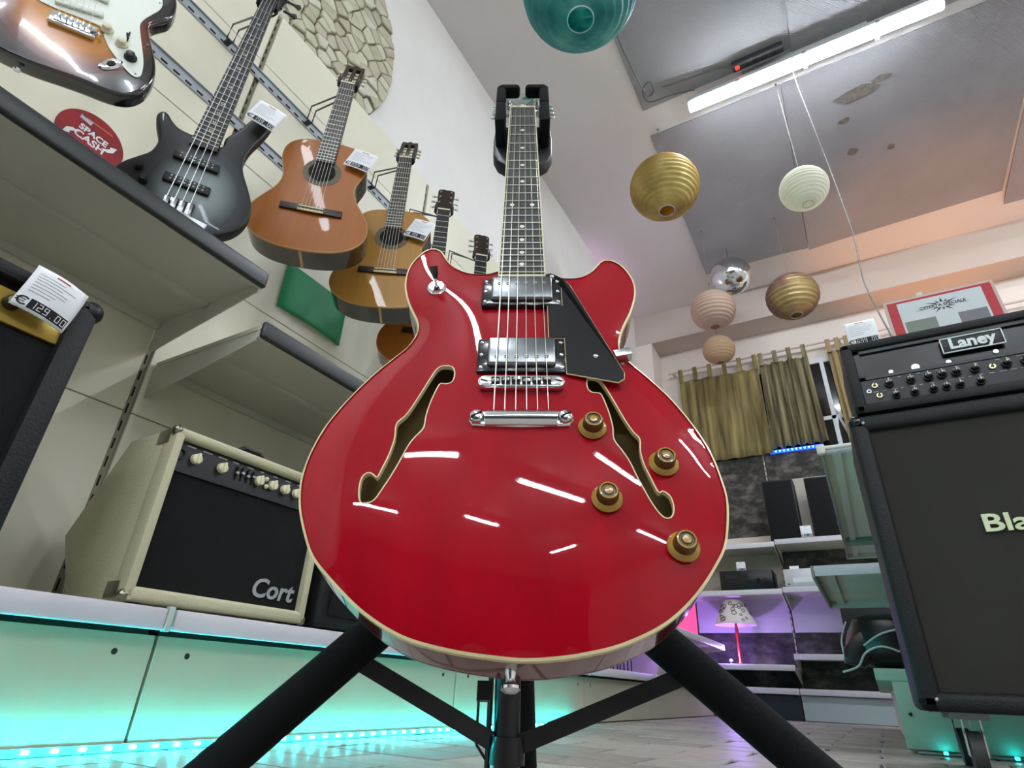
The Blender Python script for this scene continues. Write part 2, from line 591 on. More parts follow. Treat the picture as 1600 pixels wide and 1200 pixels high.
# ------------------------------------------------------------------ left shop shelving, bay by bay
XB, XF = -1.59, -1.147          # back panel plane, front of base
slot_me = MB().box(-.0015, .0015, -.004, .004, -.016, .016).mesh('slot', M_SLOT)
def shelf_unit(parent, y0, y1, z, xf=XF, lip='dark', rib=True):
    s = MB().box(XB + .01, xf + .004, y0, y1, z - .012, z).build('shelf', M_CREAMD, parent, world=True)
    lm = M_DKRAIL if lip == 'dark' else M_WHITEMET
    mb = MB().box(xf, xf + .016, y0, y1, z - .036, z + .010, bev=.007, seg=3)
    o = mb.build('lip', lm, parent, world=True)
    mb = MB()
    mb.box(xf - .006, xf, y0, y1, z - .034, z - .012)
    mb.box(XB + .2, XB + .235, y0 + .01, y1 - .01, z - .022, z - .012)
    mb.box(XB + .012, XB + .018, y0, y1, z - .034, z - .012)
    mb.build('stiffener', M_CREAMD, parent, world=True)
    for yy, sg in ((y0, 1), (y1, -1)):
        pts = [(XB + .004, z - .105), (XB + .03, z - .105), (xf - .01, z - .04), (xf - .01, z + .0), (XB + .004, z + .0)]
        mb = MB()
        Mxz = Matrix(((1, 0, 0, 0), (0, 0, 1, 0), (0, 1, 0, 0), (0, 0, 0, 1)))
        mb.prism(pts, yy - .0015 + sg * .004, yy + .0015 + sg * .004, M=Mxz)
        mb.build('bracket', M_CREAMD, parent, world=True)
    for k in (.035, .06):
        MB().sphere((XB + .05 + k * 1.1, y0 + .05, z - .0125), .0035, 8, 6).build('screw', M_PAPER, parent, world=True)
    return s

bays = [(-.30, .70, 1.015, 'shop shelving bay at the left edge, holding the black amplifier'),
        (.70, 1.70, .89, 'shop shelving bay behind the cream amplifier and acoustic guitars'),
        (1.70, 2.73, .89, 'shop shelving bay hidden behind the red guitar body, lit teal below'),
        (2.73, 3.70, None, 'shop shelving bay just right of the red guitar, past the teal light'),
        (3.70, 5.28, .50, 'last shop shelving bay, in the far left corner')]
ZP = [.232, .732, 1.235, 1.728, 2.222, 2.53]
for (y0, y1, zs, lab) in bays:
    t = thing('shelving_bay', lab, 'shelving', (XB, y0, 0), group='shop shelving along the left wall')
    for za, zb in zip(ZP, ZP[1:]):
        MB().box(XB - .018, XB, y0 + .001, y1 - .020, za + .0015, zb - .0015, bev=.0012, seg=1).build('back_panel', M_CREAM, t, world=True)
    up = MB().box(XB - .03, XB - .010, y1 - .019, y1 - .001, 0, 2.53).build('upright', mat('upright_paint', '#8f8b74', .6), t, world=True)
    sl = MB()
    z = .28
    while z < 2.5:
        sl.box(XB - .0105, XB - .0085, y1 - .012, y1 - .008, z, z + .028)
        z += .05
    o = sl.build('slot_row', M_SLOT, t, world=True)
    o['kind'] = 'stuff'
    MB().box(XB, XF + .01, y0 + .003, y1 - .003, .206, .226, bev=.002).build('base_shelf', M_CREAMD, t, world=True)
    MB().box(XF, XF + .014, y0 + .004, y1 - .014, .194, .232, bev=.004).build('price_rail', M_WHITEMET, t, world=True)
    MB().box(XF + .001, XF + .016, y1 - .013, y1 - .001, .192, .236, bev=.002).build('rail_joint', mat('clear_joint', '#b8c4bc', .2), t, world=True)
    k = MB().box(XF - .035, XF - .02, y0 + .003, y1 - .003, .004, .186, bev=.0015, seg=1).build('kick_panel', mat('kick_enamel', '#b4b098', .45, noise=.05, nscale=5), t, world=True)
    for dy in (.07, -.07):
        yy = (y0 + .07) if dy > 0 else (y1 - .07)
        MB().cyl((XF - .021, yy, .155), (XF - .0195, yy, .155), .0055, n=12).build('hole', M_SLOT, t, world=True)
    MB().box(XB, XF - .036, y0 + .01, y1 - .01, .0, .2).build('plinth', mat('plinth_dark', '#2a2a26', .8), t, world=True)
    if zs:
        shelf_unit(t, y0 + .012, y1 - .012, zs, XF if y0 < 3.5 else -1.04, 'dark' if zs > .8 else 'white')

# teal light strip along the foot of the base
t = thing('light_strip', 'teal glowing light strip along the floor under the shelving', 'light strip', (XF - .012, -.3, .0085))
MB().box(-.006, .0, 0, 2.9, -.007, .005).build('ribbon', mat('strip_ribbon', '#7fa8a6', .5), t)
led_me = MB().box(0, .007, -.005, .005, -.003, .003, bev=.0012, seg=1).mesh('led', M_LED)
yy = .012
while yy < 2.9:
    put('led', led_me, t, loc=(.0, yy, 0))
    yy += .0415

# punched angle rails that carry the guitars
for z, lab in ((2.14, 'upper grey punched steel rail that carries the guitar hangers'), (1.855, 'lower grey punched steel rail behind the bass neck')):
    t = thing('hanging_rail', lab, 'rail', (XB, -.3, z), group='punched steel rails on the left wall')
    MB().box(0, .004, 0, 2.75, -.022, .022).box(.0, .010, 0, 2.75, .019, .022).build('angle_bar', M_GREYMET, t)
    mb = MB()
    yy = .03
    while yy < 2.72:
        mb.box(.0035, .0046, yy, yy + .022, -.016, -.007)
        yy += .042
    o = mb.build('punched_holes', M_SLOT, t)
    o['kind'] = 'stuff'

# sticker on the wall panel
t = thing('round_sticker', 'round red sticker reading SPACE CASH on the wall panel', 'sticker', (XB + .0012, .349, 1.408), (R(90), 0, R(90)))
MB().lathe([(.085, 0), (.085, .0008)], 48).build('disc', mat('sticker_red', '#a81426', .4, noise=.35, nscale=9, color2='#6e1a14'), t)
Mst = Matrix.Rotation(R(-4), 4, 'Z')
text('lettering', 'SPACE', .026, M_PAPER, t, Mst @ Matrix.Translation((.0, .020, .001)), extrude=.0003, bold=.0008)
text('lettering', 'CASH', .031, M_PAPER, t, Mst @ Matrix.Translation((.0, -.006, .001)), extrude=.0003, bold=.0008)
for s in (-1, 1):
    pts = [(s * .062, s * .028), (s * .058, s * .008), (s * .045, s * -.002 ), (s * .028, s * -.001 + s * .0), (s * .040, s * .006), (s * .048, s * .014), (s * .046, s * .02)]
    MB().prism(pts, .0009, .0014).build('swoosh', M_PAPER, t)
MB().box(-.04, .04, .056, .060, .0009, .0013).build('stripe', mat('sticker_orange', '#c9682a', .5), t)
MB().box(-.05, -.02, .040, .054, .0009, .0013).xf(Matrix.Rotation(R(-8), 4, 'Z')).build('flag', mat('sticker_flag', '#b9bcd0', .5), t)

# green sheet on the back panel
t = thing('green_sheet', 'green paper sheet hanging on the wall panel below the acoustic guitars', 'sheet', (XB + .002, 1.17, 1.385))
mb = MB()
n = 10
vv, ff = [], []
for i in range(n + 1):
    for k in range(n + 1):
        a, b = i / n, k / n
        vv.append((.012 * math.sin(3 * a) * (1 - b) + .004, -.152 + .304 * a, -.10 + .20 * b))
for i in range(n):
    for k in range(n):
        ff.append((i * (n + 1) + k, (i + 1) * (n + 1) + k, (i + 1) * (n + 1) + k + 1, i * (n + 1) + k + 1))
mb.add(vv, ff)
o = mb.build('paper', mat('green_paper', '#1f8f5a', .6, noise=.15, nscale=6), t)
sm = o.modifiers.new('thick', 'SOLIDIFY'); sm.thickness = .001

# ------------------------------------------------------------------ the red semi-hollow guitar
GB = .88     # distance from nut to the foot of the body; local y runs up from there
NUT = Vector((-0.33589, 0.55933, 0.99732))
GU = Vector((0.87836, 0.47706, 0.02987)); GS = Vector((0.13746, -0.19227, -0.97139)); GW = Vector((0.45767, -0.85734, 0.23446))
MG = Matrix((GU, -GS, GW)).transposed()
guitar = thing('electric_guitar', 'glossy cherry red semi-hollow electric guitar hanging on a black stand', 'guitar', NUT + GS * GB, MG.to_euler())
GP = lambda u, s, w=0.0: Vector((u, GB - s, w))
flip = lambda pts: [(u, GB - s) for u, s in pts]
BODY = [(-0.028, 0.4257), (-0.0362, 0.4325), (-0.053, 0.4331), (-0.0701, 0.429), (-0.0858, 0.4169), (-0.0958, 0.4011), (-0.1028, 0.3847), (-0.1145, 0.378), (-0.1239, 0.3828), (-0.1349, 0.4009), (-0.141, 0.4202), (-0.1422, 0.4421), (-0.1398, 0.4632), (-0.1315, 0.4911), (-0.1206, 0.5146), (-0.1158, 0.5301), (-0.1177, 0.5452), (-0.124, 0.5611), (-0.1334, 0.5727), (-0.1487, 0.5924), (-0.1649, 0.6177), (-0.1782, 0.6427), (-0.1888, 0.6675), (-0.1949, 0.693), (-0.1973, 0.7169), (-0.196, 0.7358), (-0.1913, 0.7556), (-0.185, 0.771), (-0.1754, 0.7905), (-0.166, 0.8045), (-0.1377, 0.8306), (-0.1193, 0.8451), (-0.0976, 0.8579), (-0.0775, 0.8659), (-0.0446, 0.873), (-0.0098, 0.877), (0.0076, 0.8777), (0.0333, 0.8755), (0.0506, 0.8725), (0.0682, 0.8686), (0.0888, 0.8611), (0.1078, 0.8518), (0.1265, 0.8378), (0.1437, 0.8206), (0.1564, 0.8044), (0.1667, 0.7894), (0.1745, 0.7651), (0.1786, 0.7444), (0.178, 0.7262), (0.1755, 0.7013), (0.1689, 0.6768), (0.1584, 0.6508), (0.1464, 0.6277), (0.13, 0.6034), (0.1131, 0.5812), (0.1056, 0.5674), (0.1066, 0.5505), (0.1137, 0.5289), (0.124, 0.5062), (0.1318, 0.4825), (0.1352, 0.4639), (0.1345, 0.4446), (0.1278, 0.4229), (0.1188, 0.4091), (0.1066, 0.4027), (0.0977, 0.4072), (0.0902, 0.4211), (0.0787, 0.4345), (0.0658, 0.4418), (0.0513, 0.4417), (0.0349, 0.4361), (0.0295, 0.431)]
FL = [(-0.0838, 0.6019), (-0.0784, 0.5998), (-0.0698, 0.6023), (-0.0671, 0.6128), (-0.0691, 0.6226), (-0.0752, 0.625), (-0.0802, 0.6238), (-0.0842, 0.6345), (-0.0884, 0.6528), (-0.0902, 0.6683), (-0.0906, 0.68), (-0.097, 0.6894), (-0.1024, 0.6996), (-0.1081, 0.7172), (-0.1139, 0.7323), (-0.1197, 0.745), (-0.1245, 0.7538), (-0.1302, 0.7561), (-0.1359, 0.7548), (-0.1389, 0.7433), (-0.1387, 0.7315), (-0.134, 0.7268), (-0.1287, 0.7296), (-0.125, 0.7324), (-0.1218, 0.723), (-0.1177, 0.7076), (-0.1155, 0.6895), (-0.1164, 0.6738), (-0.1089, 0.664), (-0.1022, 0.6484), (-0.0955, 0.6298), (-0.0885, 0.6104)]
FR = [(0.0661, 0.6162), (0.0717, 0.6145), (0.0778, 0.6174), (0.0837, 0.6305), (0.0906, 0.65), (0.0971, 0.6687), (0.1031, 0.6824), (0.108, 0.6895), (0.1066, 0.7026), (0.1077, 0.7161), (0.1119, 0.731), (0.1168, 0.7453), (0.1209, 0.7435), (0.1263, 0.7479), (0.1278, 0.7574), (0.1257, 0.765), (0.1222, 0.768), (0.1172, 0.7667), (0.1112, 0.7575), (0.1055, 0.7436), (0.101, 0.7311), (0.0965, 0.7162), (0.0914, 0.7046), (0.0846, 0.6917), (0.0851, 0.6783), (0.0834, 0.6611), (0.0792, 0.641), (0.0762, 0.6352), (0.0691, 0.6352), (0.0651, 0.6294)]
def smooth_closed(P, n=2, w=.25):
    for _ in range(n):
        P = [tuple((1 - 2 * w) * P[i][d] + w * (P[i - 1][d] + P[(i + 1) % len(P)][d]) for d in (0, 1)) for i in range(len(P))]
    return P
def resample(P, step):
    out = []
    acc = 0.0
    for i in range(len(P)):
        a, b = Vector(P[i]), Vector(P[(i + 1) % len(P)])
        L = (b - a).length
        while acc < L:
            out.append(tuple(a + (b - a) * (acc / L)))
            acc += step
        acc -= L
    return out
body_o = smooth_closed(resample(spline(flip(BODY), 6), .005), 3)
fl_o = resample(spline(flip(FL), 3), .0028)
fr_o = resample(spline(flip(FR), 3), .0028)

# carved arch: membrane over the outline
RIM = -.012
GX0, GY0, GD = -.215, -.015, .004
NX, NY = 108, 140
mask = np.zeros((NX, NY), bool)
for i in range(NX):
    for k in range(NY):
        mask[i, k] = inpoly(GX0 + i * GD, GY0 + k * GD, body_o)
hgt = np.zeros((NX, NY))
for _ in range(1400):
    hgt[1:-1, 1:-1] = np.where(mask[1:-1, 1:-1], .25 * (hgt[2:, 1:-1] + hgt[:-2, 1:-1] + hgt[1:-1, 2:] + hgt[1:-1, :-2]) + .001, 0)
hgt = hgt / hgt.max()
hgt = .0165 * (1 - (1 - hgt) ** 1.35)
def arch(x, y):
    fx, fy = (x - GX0) / GD, (y - GY0) / GD
    i, k = int(fx), int(fy)
    if i < 0 or k < 0 or i >= NX - 1 or k >= NY - 1:
        return RIM
    a, b = fx - i, fy - k
    return RIM + float(hgt[i, k] * (1 - a) * (1 - b) + hgt[i + 1, k] * a * (1 - b) + hgt[i, k + 1] * (1 - a) * b + hgt[i + 1, k + 1] * a * b)

M_CHERRY = mat('cherry_lacquer', '#a5021a', .45, spec=.05, coat=1.0, coat_ior=1.33, noise=.22, nscale=26, stretch=(1, .08, 1))
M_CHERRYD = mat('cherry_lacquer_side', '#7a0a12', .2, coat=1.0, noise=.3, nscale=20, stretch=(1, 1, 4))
M_BIND = mat('cream_binding', '#e0cf9c', .35, coat=.3)
M_WOODIN = mat('inside_wood', '#c2ad70', .8, noise=.3, nscale=20, stretch=(1, .1, 1))

pts2 = [Vector(p) for p in body_o]
edges = [(i, (i + 1) % len(body_o)) for i in range(len(body_o))]
for H in (fl_o, fr_o):
    b0 = len(pts2)
    pts2 += [Vector(p) for p in H]
    edges += [(b0 + i, b0 + (i + 1) % len(H)) for i in range(len(H))]
ins = inset(body_o, .006)
for i in range(0, 200):
    for k in range(0, 200):
        x, y = -.20 + i * .0062 + (.003 if k % 2 else 0), .0 + k * .0055
        if x > .2 or y > .52: continue
        if inpoly(x, y, ins) and not inpoly(x, y, fl_o) and not inpoly(x, y, fr_o):
            pts2.append(Vector((x, y)))
ov, oe, of, *_ = delaunay_2d_cdt(pts2, edges, [], 0, 1e-5)
mb = MB()
tv = [mb.bm.verts.new((p.x, p.y, arch(p.x, p.y))) for p in ov]
for f in of:
    cx = sum(ov[i].x for i in f) / len(f); cy = sum(ov[i].y for i in f) / len(f)
    if inpoly(cx, cy, body_o) and not inpoly(cx, cy, fl_o) and not inpoly(cx, cy, fr_o):
        mb.bm.faces.new([tv[i] for i in f])
for v in [v for v in mb.bm.verts if not v.link_faces]:
    mb.bm.verts.remove(v)
top = mb.build('body_top', M_CHERRY, guitar, angle=80)
# sides, back and the pale inside of the hollow body
mb = MB()
def wall(mb, P, z0, z1):
    a = [mb.bm.verts.new((x, y, z0)) for x, y in P]; b = [mb.bm.verts.new((x, y, z1)) for x, y in P]
    for i in range(len(P)):
        mb.bm.faces.new((a[i], a[(i + 1) % len(P)], b[(i + 1) % len(P)], b[i]))
wall(mb, body_o, -.056, RIM - .004)
mb.build('body_side', M_CHERRYD, guitar, angle=60)
MB().prism(body_o, -.062, -.056, bev=.002, seg=1).build('body_back', M_CHERRYD, guitar)
MB().prism(inset(body_o, .003), -.0558, -.052).build('inside_back', M_WOODIN, guitar)
mb = MB()
wall(mb, body_o, RIM - .005, RIM + .0012)
ring_strip(mb, body_o, inset(body_o, .0021), lambda x, y: RIM + .0012, lambda x, y: arch(x, y) + .0012)
mb.build('binding', M_BIND, guitar, angle=60)
for H in (fl_o, fr_o):
    mb = MB()
    outer = inset(H, -.0009)
    ring_strip(mb, outer, inset(H, .0002), lambda x, y: arch(x, y) + .0004, lambda x, y: arch(x, y) + .0004)
    a = inset(H, .0002)
    lo = [mb.bm.verts.new((x, y, arch(x, y) - .005)) for x, y in a]
    hi = [mb.bm.verts.new((x, y, arch(x, y) + .0004)) for x, y in a]
    for i in range(len(a)):
        mb.bm.faces.new((lo[i], lo[(i + 1) % len(a)], hi[(i + 1) % len(a)], hi[i]))
    mb.build('f_hole_edge', M_BIND, guitar)

# neck, fretboard, frets, inlays
SC = .628
fret = lambda n: SC * (1 - 2 ** (-n / 12))
FE = fret(22) + .005
hw = lambda s: .0215 + (.0280 - .0215) * s / FE
WF = .006          # fretboard face
mb = MB()
sec = []
for s in (0, .1, .2, .3, .4, .45):
    w = hw(s) - .0005
    d = .016 + .004 * s / .45
    sec.append([GP(w * math.cos(a), s, WF - .005 - d * math.sin(a)) for a in [math.pi * k / 10 for k in range(11)]])
vv = [p for r_ in sec for p in r_]
ff = []
for i in range(len(sec) - 1):
    for k in range(10):
        ff.append((i * 11 + k, i * 11 + k + 1, (i + 1) * 11 + k + 1, (i + 1) * 11 + k))
ff.append(list(range(11))); ff.append([(len(sec) - 1) * 11 + k for k in range(11)])
for i in range(len(sec) - 1):
    ff.append((i * 11, (i + 1) * 11, (i + 1) * 11 + 10, i * 11 + 10))
mb.add(vv, ff)
neck = mb.build('neck', M_CHERRYD, guitar)
MB().prism([(-.024, GB - .40), (.024, GB - .40), (.027, GB - .47), (-.027, GB - .47)], -.05, -.004).build('neck_heel', M_CHERRYD, guitar)
fb = MB().prism(flip([(-hw(0) + .0016, 0), (hw(0) - .0016, 0), (hw(FE) - .0016, FE - .0012), (-hw(FE) + .0016, FE - .0012)]), WF - .005, WF).build(
    'fretboard', mat('rosewood_dark', '#2c2624', .5, noise=.4, nscale=60, stretch=(1, .06, 1)), guitar)
mb = MB()
for s_ in (-1, 1):
    mb.prism(flip([(s_ * hw(0), 0), (s_ * (hw(0) - .0016), 0), (s_ * (hw(FE) - .0016), FE), (s_ * hw(FE), FE)]), WF - .0055, WF + .0001)
mb.prism(flip([(-hw(FE), FE - .0012), (hw(FE), FE - .0012), (hw(FE), FE + .002), (-hw(FE), FE + .002)]), WF - .0055, WF + .0001)
mb.build('fretboard_binding', mat('fretboard_binding', '#d9d3ac', .4), fb)
M_FRET = mat('fret_wire', '#e2e2d4', .35, metal=.25)
for n in range(1, 23):
    s = fret(n)
    MB().box(-hw(s) + .001, hw(s) - .001, GB - s - .0009, GB - s + .0009, WF, WF + .0013, bev=.0005, seg=1).build('fret', M_FRET, fb)
M_PEARL = mat('pearl_dot', '#e8ebe2', .25)
for n in (3, 5, 7, 9, 12, 15, 17, 19, 21):
    s = (fret(n) + fret(n - 1)) / 2
    for du in ((-.0135, .0135) if n == 12 else (0,)):
        MB().cyl(GP(du, s, WF - .0005), GP(du, s, WF + .0003), .0031, n=18).build('dot_inlay', M_PEARL, fb)
MB().box(-hw(0), hw(0), GB - .001, GB + .0045, WF - .005, WF + .0018, bev=.001).build('nut', mat('bone', '#ece4c8', .4), guitar)
# headstock tips back from the nut
MH = Matrix.Translation(GP(0, 0, WF - .006)) @ Matrix.Rotation(R(-13), 4, 'X')
hs = [(-.0215, .004), (-.030, .030), (-.036, .045), (-.039, .16), (-.034, .178), (-.018, .172), (0, .185), (.018, .172), (.034, .178), (.039, .16), (.036, .045), (.030, .030), (.0215, .004)]
mb = MB().prism(hs, -.014, 0, bev=.0015); mb.xf(MH)
head = mb.build('headstock', mat('headstock_black_green', '#35544a', .12, coat=1.0), guitar)
mb = MB()
mb.prism([(0, .03), (.009, .04), (.003, .046), (.006, .053), (0, .062), (-.006, .053), (-.003, .046), (-.009, .04)], .0002, .0006).xf(MH)
mb.build('crown_inlay', mat('inlay_pale', '#b9d8c4', .3), head)
mb = MB().prism([(-.008, .008), (.008, .008), (.010, .022), (0, .030), (-.010, .022)], .0002, .002).xf(MH)
mb.build('truss_cover', M_BLACKGL, head)
for k in range(3):
    for s_ in (-1, 1):
        y = .045 + k * .04
        mb = MB().cyl((s_ * .026, y, 0), (s_ * .026, y, .014), .0035, n=12)
        mb.cyl((s_ * .026, y, 0), (s_ * .026, y, .002), .006, n=16)
        mb.cyl((s_ * .026, y, -.006 - .012), (s_ * .047, y, -.018), .0025, n=8)
        mb.box(s_ * .051 - .006, s_ * .051 + .006, y - .008, y + .008, -.021, -.015, bev=.0025)
        mb.xf(MH)
        mb.build('tuner', M_CHROME, head)
# strings
WS_N, WS_B = WF + .0030, .0165
M_STR = mat('string_steel', '#cfcdbd', .3, metal=.85)
su = [(-.0180 + k * .0072, -.0250 + k * .0100) for k in range(6)]
for k, (u0, u1) in enumerate(su):
    r = .00062 - .00006 * k
    sd = -1 if k < 3 else 1
    kk = k if k < 3 else 5 - k
    post = MH @ Vector((sd * .026, .045 + (2 - kk if False else kk) * .04, .008))
    MB().tube([post, GP(u0, -.002, WS_N), GP(u1, .629, WS_B), GP(u1 * 1.02, .664, .0115)], r, 6).build('string', M_STR, guitar)

# pickups
def pickup(s0, s1, c0, c1, pole_s):
    ring = MB().box(-.0455, .0455, GB - s1, GB - s0, arch(0, GB - (s0 + s1) / 2) - .004, .0075, bev=.003, seg=2).build('pickup_ring', M_BLACKGL, guitar)
    MB().box(-.0345, .0345, GB - c1, GB - c0, .002, .0128, bev=.0028, seg=3).build('pickup_cover', mat('nickel_cover', '#83878a', .26, metal=1.0, noise=.25, nscale=40), ring)
    for k in range(6):
        u = -.0252 + k * .01008
        MB().cyl(GP(u, pole_s, .0120), GP(u, pole_s, .0136), .0024, n=12).build('pole_screw', M_CHROME, ring)
        MB().box(u - .0019, u + .0019, GB - pole_s - .0003, GB - pole_s + .0003, .0136, .0138).build('screw_slot', M_SLOT, ring)
    for su_ in (-1, 1):
        for sv in (-1, 0, 1):
            MB().sphere(GP(su_ * .0408, (s0 + s1) / 2 + sv * .0175, .0075), .0022, 10, 6, (1, 1, .5)).build('ring_screw', M_CHROME, ring)
pickup(.4642, .5120, .4662, .5056, .4800)
pickup(.5645, .6135, .5672, .6062, .5965)
# bridge with saddles
def stadium(hl, hw__, s, n=10):
    pts = []
    for sg, a0 in ((1, -90), (-1, 90)):
        for q in range(n + 1):
            a_ = R(a0 + 180 * q / n)
            pts.append((sg * (hl - hw__) + hw__ * math.cos(a_), GB - s + hw__ * math.sin(a_)))
    return pts
br = MB().prism(stadium(.0425, .0078, .6285), .0040, .0118, bev=.0016, seg=2).build('bridge', M_CHROME, guitar)
MB().prism(stadium(.0418, .0070, .6300), -.0050, .0010, bev=.001, seg=1).build('bridge_base', M_CHROME, br)
for k, (u0, u1) in enumerate(su):
    MB().box(u1 - .0042, u1 + .0042, GB - .6335, GB - .6235, .0112, .0121).build('saddle_slot', M_SLOT, br)
    MB().box(u1 - .0034, u1 + .0034, GB - .6312 + .0012 * (k % 3), GB - .6272 + .0012 * (k % 3), .0112, .0150, bev=.001, seg=1).build('saddle', M_CHROME, br)
for s_ in (-1, 1):
    MB().cyl(GP(s_ * .0362, .6285, .0117), GP(s_ * .0362, .6285, .0124), .0042, n=18).build('post_screw', M_STEEL, br)
    MB().obox(GP(s_ * .0362, .6285, .0126), (.0034, -.0012, 0), (.0002, .0006, 0), (0, 0, .0003)).build('post_slot', M_SLOT, br)
# stop tailpiece
tpo = [(-.0488, .0035), (-.0455, .0085), (-.034, .0088), (.034, .0088), (.0455, .0085), (.0488, .0035), (.0488, -.0035), (.0455, -.0085), (.034, -.0092), (0, -.0105), (-.034, -.0092), (-.0455, -.0085), (-.0488, -.0035)]
tp_ = MB().prism([(u, GB - .6705 + v) for u, v in tpo], -.0055, .0078, bev=.0022, seg=3).build('tailpiece', M_CHROME, guitar)
secs = []
for k in range(13):
    u = -.0335 + k * .067 / 12
    secs.append([GP(u, .6712 + .0088 * math.cos(a_), .0060 + .0075 * math.sin(a_)) for a_ in [math.pi * q / 12 for q in range(13)]])
mb = MB()
vv = [p_ for r_ in secs for p_ in r_]
ff = [(i * 13 + q, i * 13 + q + 1, (i + 1) * 13 + q + 1, (i + 1) * 13 + q) for i in range(12) for q in range(12)]
ff += [list(range(13)), [12 * 13 + q for q in range(13)]]
mb.add(vv, ff)
mb.build('tailpiece_bar', M_CHROME, tp_)
for s_ in (-1, 1):
    MB().lathe([(.0072, .0), (.0072, .002), (.0058, .0040), (.003, .0050), (0, .0052)], 24, Matrix.Translation(GP(s_ * .0412, .6705, .0076))).build('stud', M_CHROME, tp_)
    MB().obox(GP(s_ * .0412, .6705, .0126), (.0048, .0030, 0), (-.0004, .0007, 0), (0, 0, .0006)).build('stud_slot', M_SLOT, tp_)
for k in range(6):
    u = -.025 + k * .01
    MB().cyl(GP(u, .6802, .0), GP(u, .6812, .0), .0017, n=10).build('string_hole', M_SLOT, tp_)
# pickguard
pg = flip([(0.0280, 0.4572), (0.0340, 0.4543), (0.0500, 0.4670), (0.0556, 0.4775), (0.0990, 0.6040), (0.1020, 0.6130), (0.1010, 0.6210), (0.0950, 0.6256), (0.0455, 0.6140), (0.0455, 0.5640), (0.0290, 0.5640), (0.0290, 0.5122), (0.0455, 0.5122), (0.0455, 0.4642), (0.0280, 0.4642)])
pgo = MB().prism(pg, .0050, .0072, bev=.0004, seg=1).build('pickguard', mat('pickguard_black', '#0a0b0d', .35, spec=.25), guitar)
mb = MB(); ring_strip(mb, inset(pg, -.0009), pg, lambda x, y: .0058, lambda x, y: .0069)
mb.build('pickguard_edge', M_BIND, pgo)
for u, s in ((.0757, .5905), (.0352, .4605)):
    MB().sphere(GP(u, s, .0072), .0028, 12, 6, (1, 1, .5)).build('pickguard_screw', M_CHROME, pgo)
MB().obox(GP(.104, .5835, .0005), Vector((.0085, .0022, 0)), Vector((-.0012, .0045, 0)), (0, 0, .006), bev=.0006).build('pickguard_bracket', M_STEEL, pgo)
# amber knobs
M_AMB = mat('amber_plastic', '#b08a2c', .18, coat=.6, sss=.1, noise=.2, nscale=60)
M_AMBD = mat('amber_core', '#55390f', .35, coat=.15)
for u, s in ((.0655, .6800), (.1258, .7160), (.0720, .7535), (.1300, .7925)):
    kb = MB().lathe([(.0128, .0), (.0132, .0008), (.0128, .002), (.0100, .0042), (.0092, .0050)], 40, Matrix.Translation(GP(u, s, arch(u, GB - s) + .0012))).build('knob', M_AMB, guitar)
    z0 = arch(u, GB - s) + .0012
    MB().lathe([(.0094, .0045), (.0088, .0125), (.0078, .0138), (.0062, .0138), (.0058, .0130), (.0042, .0130), (.0038, .0140), (0, .0142)], 40, Matrix.Translation(GP(u, s, z0))).build('knob_cap', M_AMBD, kb)
    MB().lathe([(.0077, .0140), (.0064, .0142)], 40, Matrix.Translation(GP(u, s, z0)), cap=False).build('knob_ring', M_AMB, kb)
    MB().lathe([(.0034, .0142), (0, .0146)], 20, Matrix.Translation(GP(u, s, z0))).build('knob_centre', M_AMB, kb)
# pickup switch
u, s = -.1005, .4670
z0 = arch(u, GB - s)
sw = MB().lathe([(.0112, 0), (.0112, .0016), (.0085, .0022), (.0085, .0052), (.004, .0052)], 24, Matrix.Translation(GP(u, s, z0))).build('switch', M_CHROME, guitar)
MB().tube([GP(u, s, z0 + .004), GP(u - .0012, s - .006, z0 + .012)], .0018, 10).build('switch_stem', M_CHROME, sw)
MB().tube([GP(u - .001, s - .005, z0 + .011), GP(u - .0017, s - .0085, z0 + .016), GP(u - .0026, s - .0135, z0 + .0235)], [.0024, .0042, .0048], 14).build('switch_tip', mat('switch_tip', '#24060a', .25, coat=.5), sw)
# strap button
MB().lathe([(.0045, 0), (.0045, .003), (.0035, .006), (.004, .009), (.0075, .0115), (.0075, .0135), (.004, .016), (0, .0165)], 24,
           Matrix.Translation(GP(-.007, .877, -.034)) @ Matrix.Rotation(R(90), 4, 'X')).build('strap_button', M_CHROME, guitar)

# ------------------------------------------------------------------ its stand
toW = Matrix.Translation(guitar.location) @ MG.to_4x4()
K = Vector((-.3328, .5742, .3032))
PB = Vector((-.3410, .5975, .035))
M_STAND = mat('stand_black', '#101113', .32, coat=.15)
M_FOAM = mat('foam_black', '#0f1011', .9, spec=.25, bump=.4, bscale=220)
stand = thing('guitar_stand', 'black tripod guitar stand with padded legs carrying the red guitar', 'stand', (PB.x, PB.y, 0))
stand_w = lambda mb, n, m, par=stand: mb.build(n, m, par, world=True)
yk = toW @ GP(0, .06, -.055)
stand_w(MB().cyl(PB, K + (K - PB) * .35, .0135, n=28), 'pole', M_STAND)
stand_w(MB().cyl(K, yk, .011, n=20), 'upper_pole', M_STAND)
stand_w(MB().cyl(K - (K - PB) * .06, K + (K - PB) * .08, .024, n=24), 'leg_collar', M_STAND)
CLW = Vector((-.3400, .595, .070))
stand_w(MB().cyl(CLW - Vector((0, 0, .012)), CLW + Vector((0, 0, .012)), .0185, n=24), 'strut_collar', M_STAND)
fL, fR_, fB = Vector((-.593, .411, .012)), Vector((-.012, .760, .012)), Vector((-.50, .93, .012))
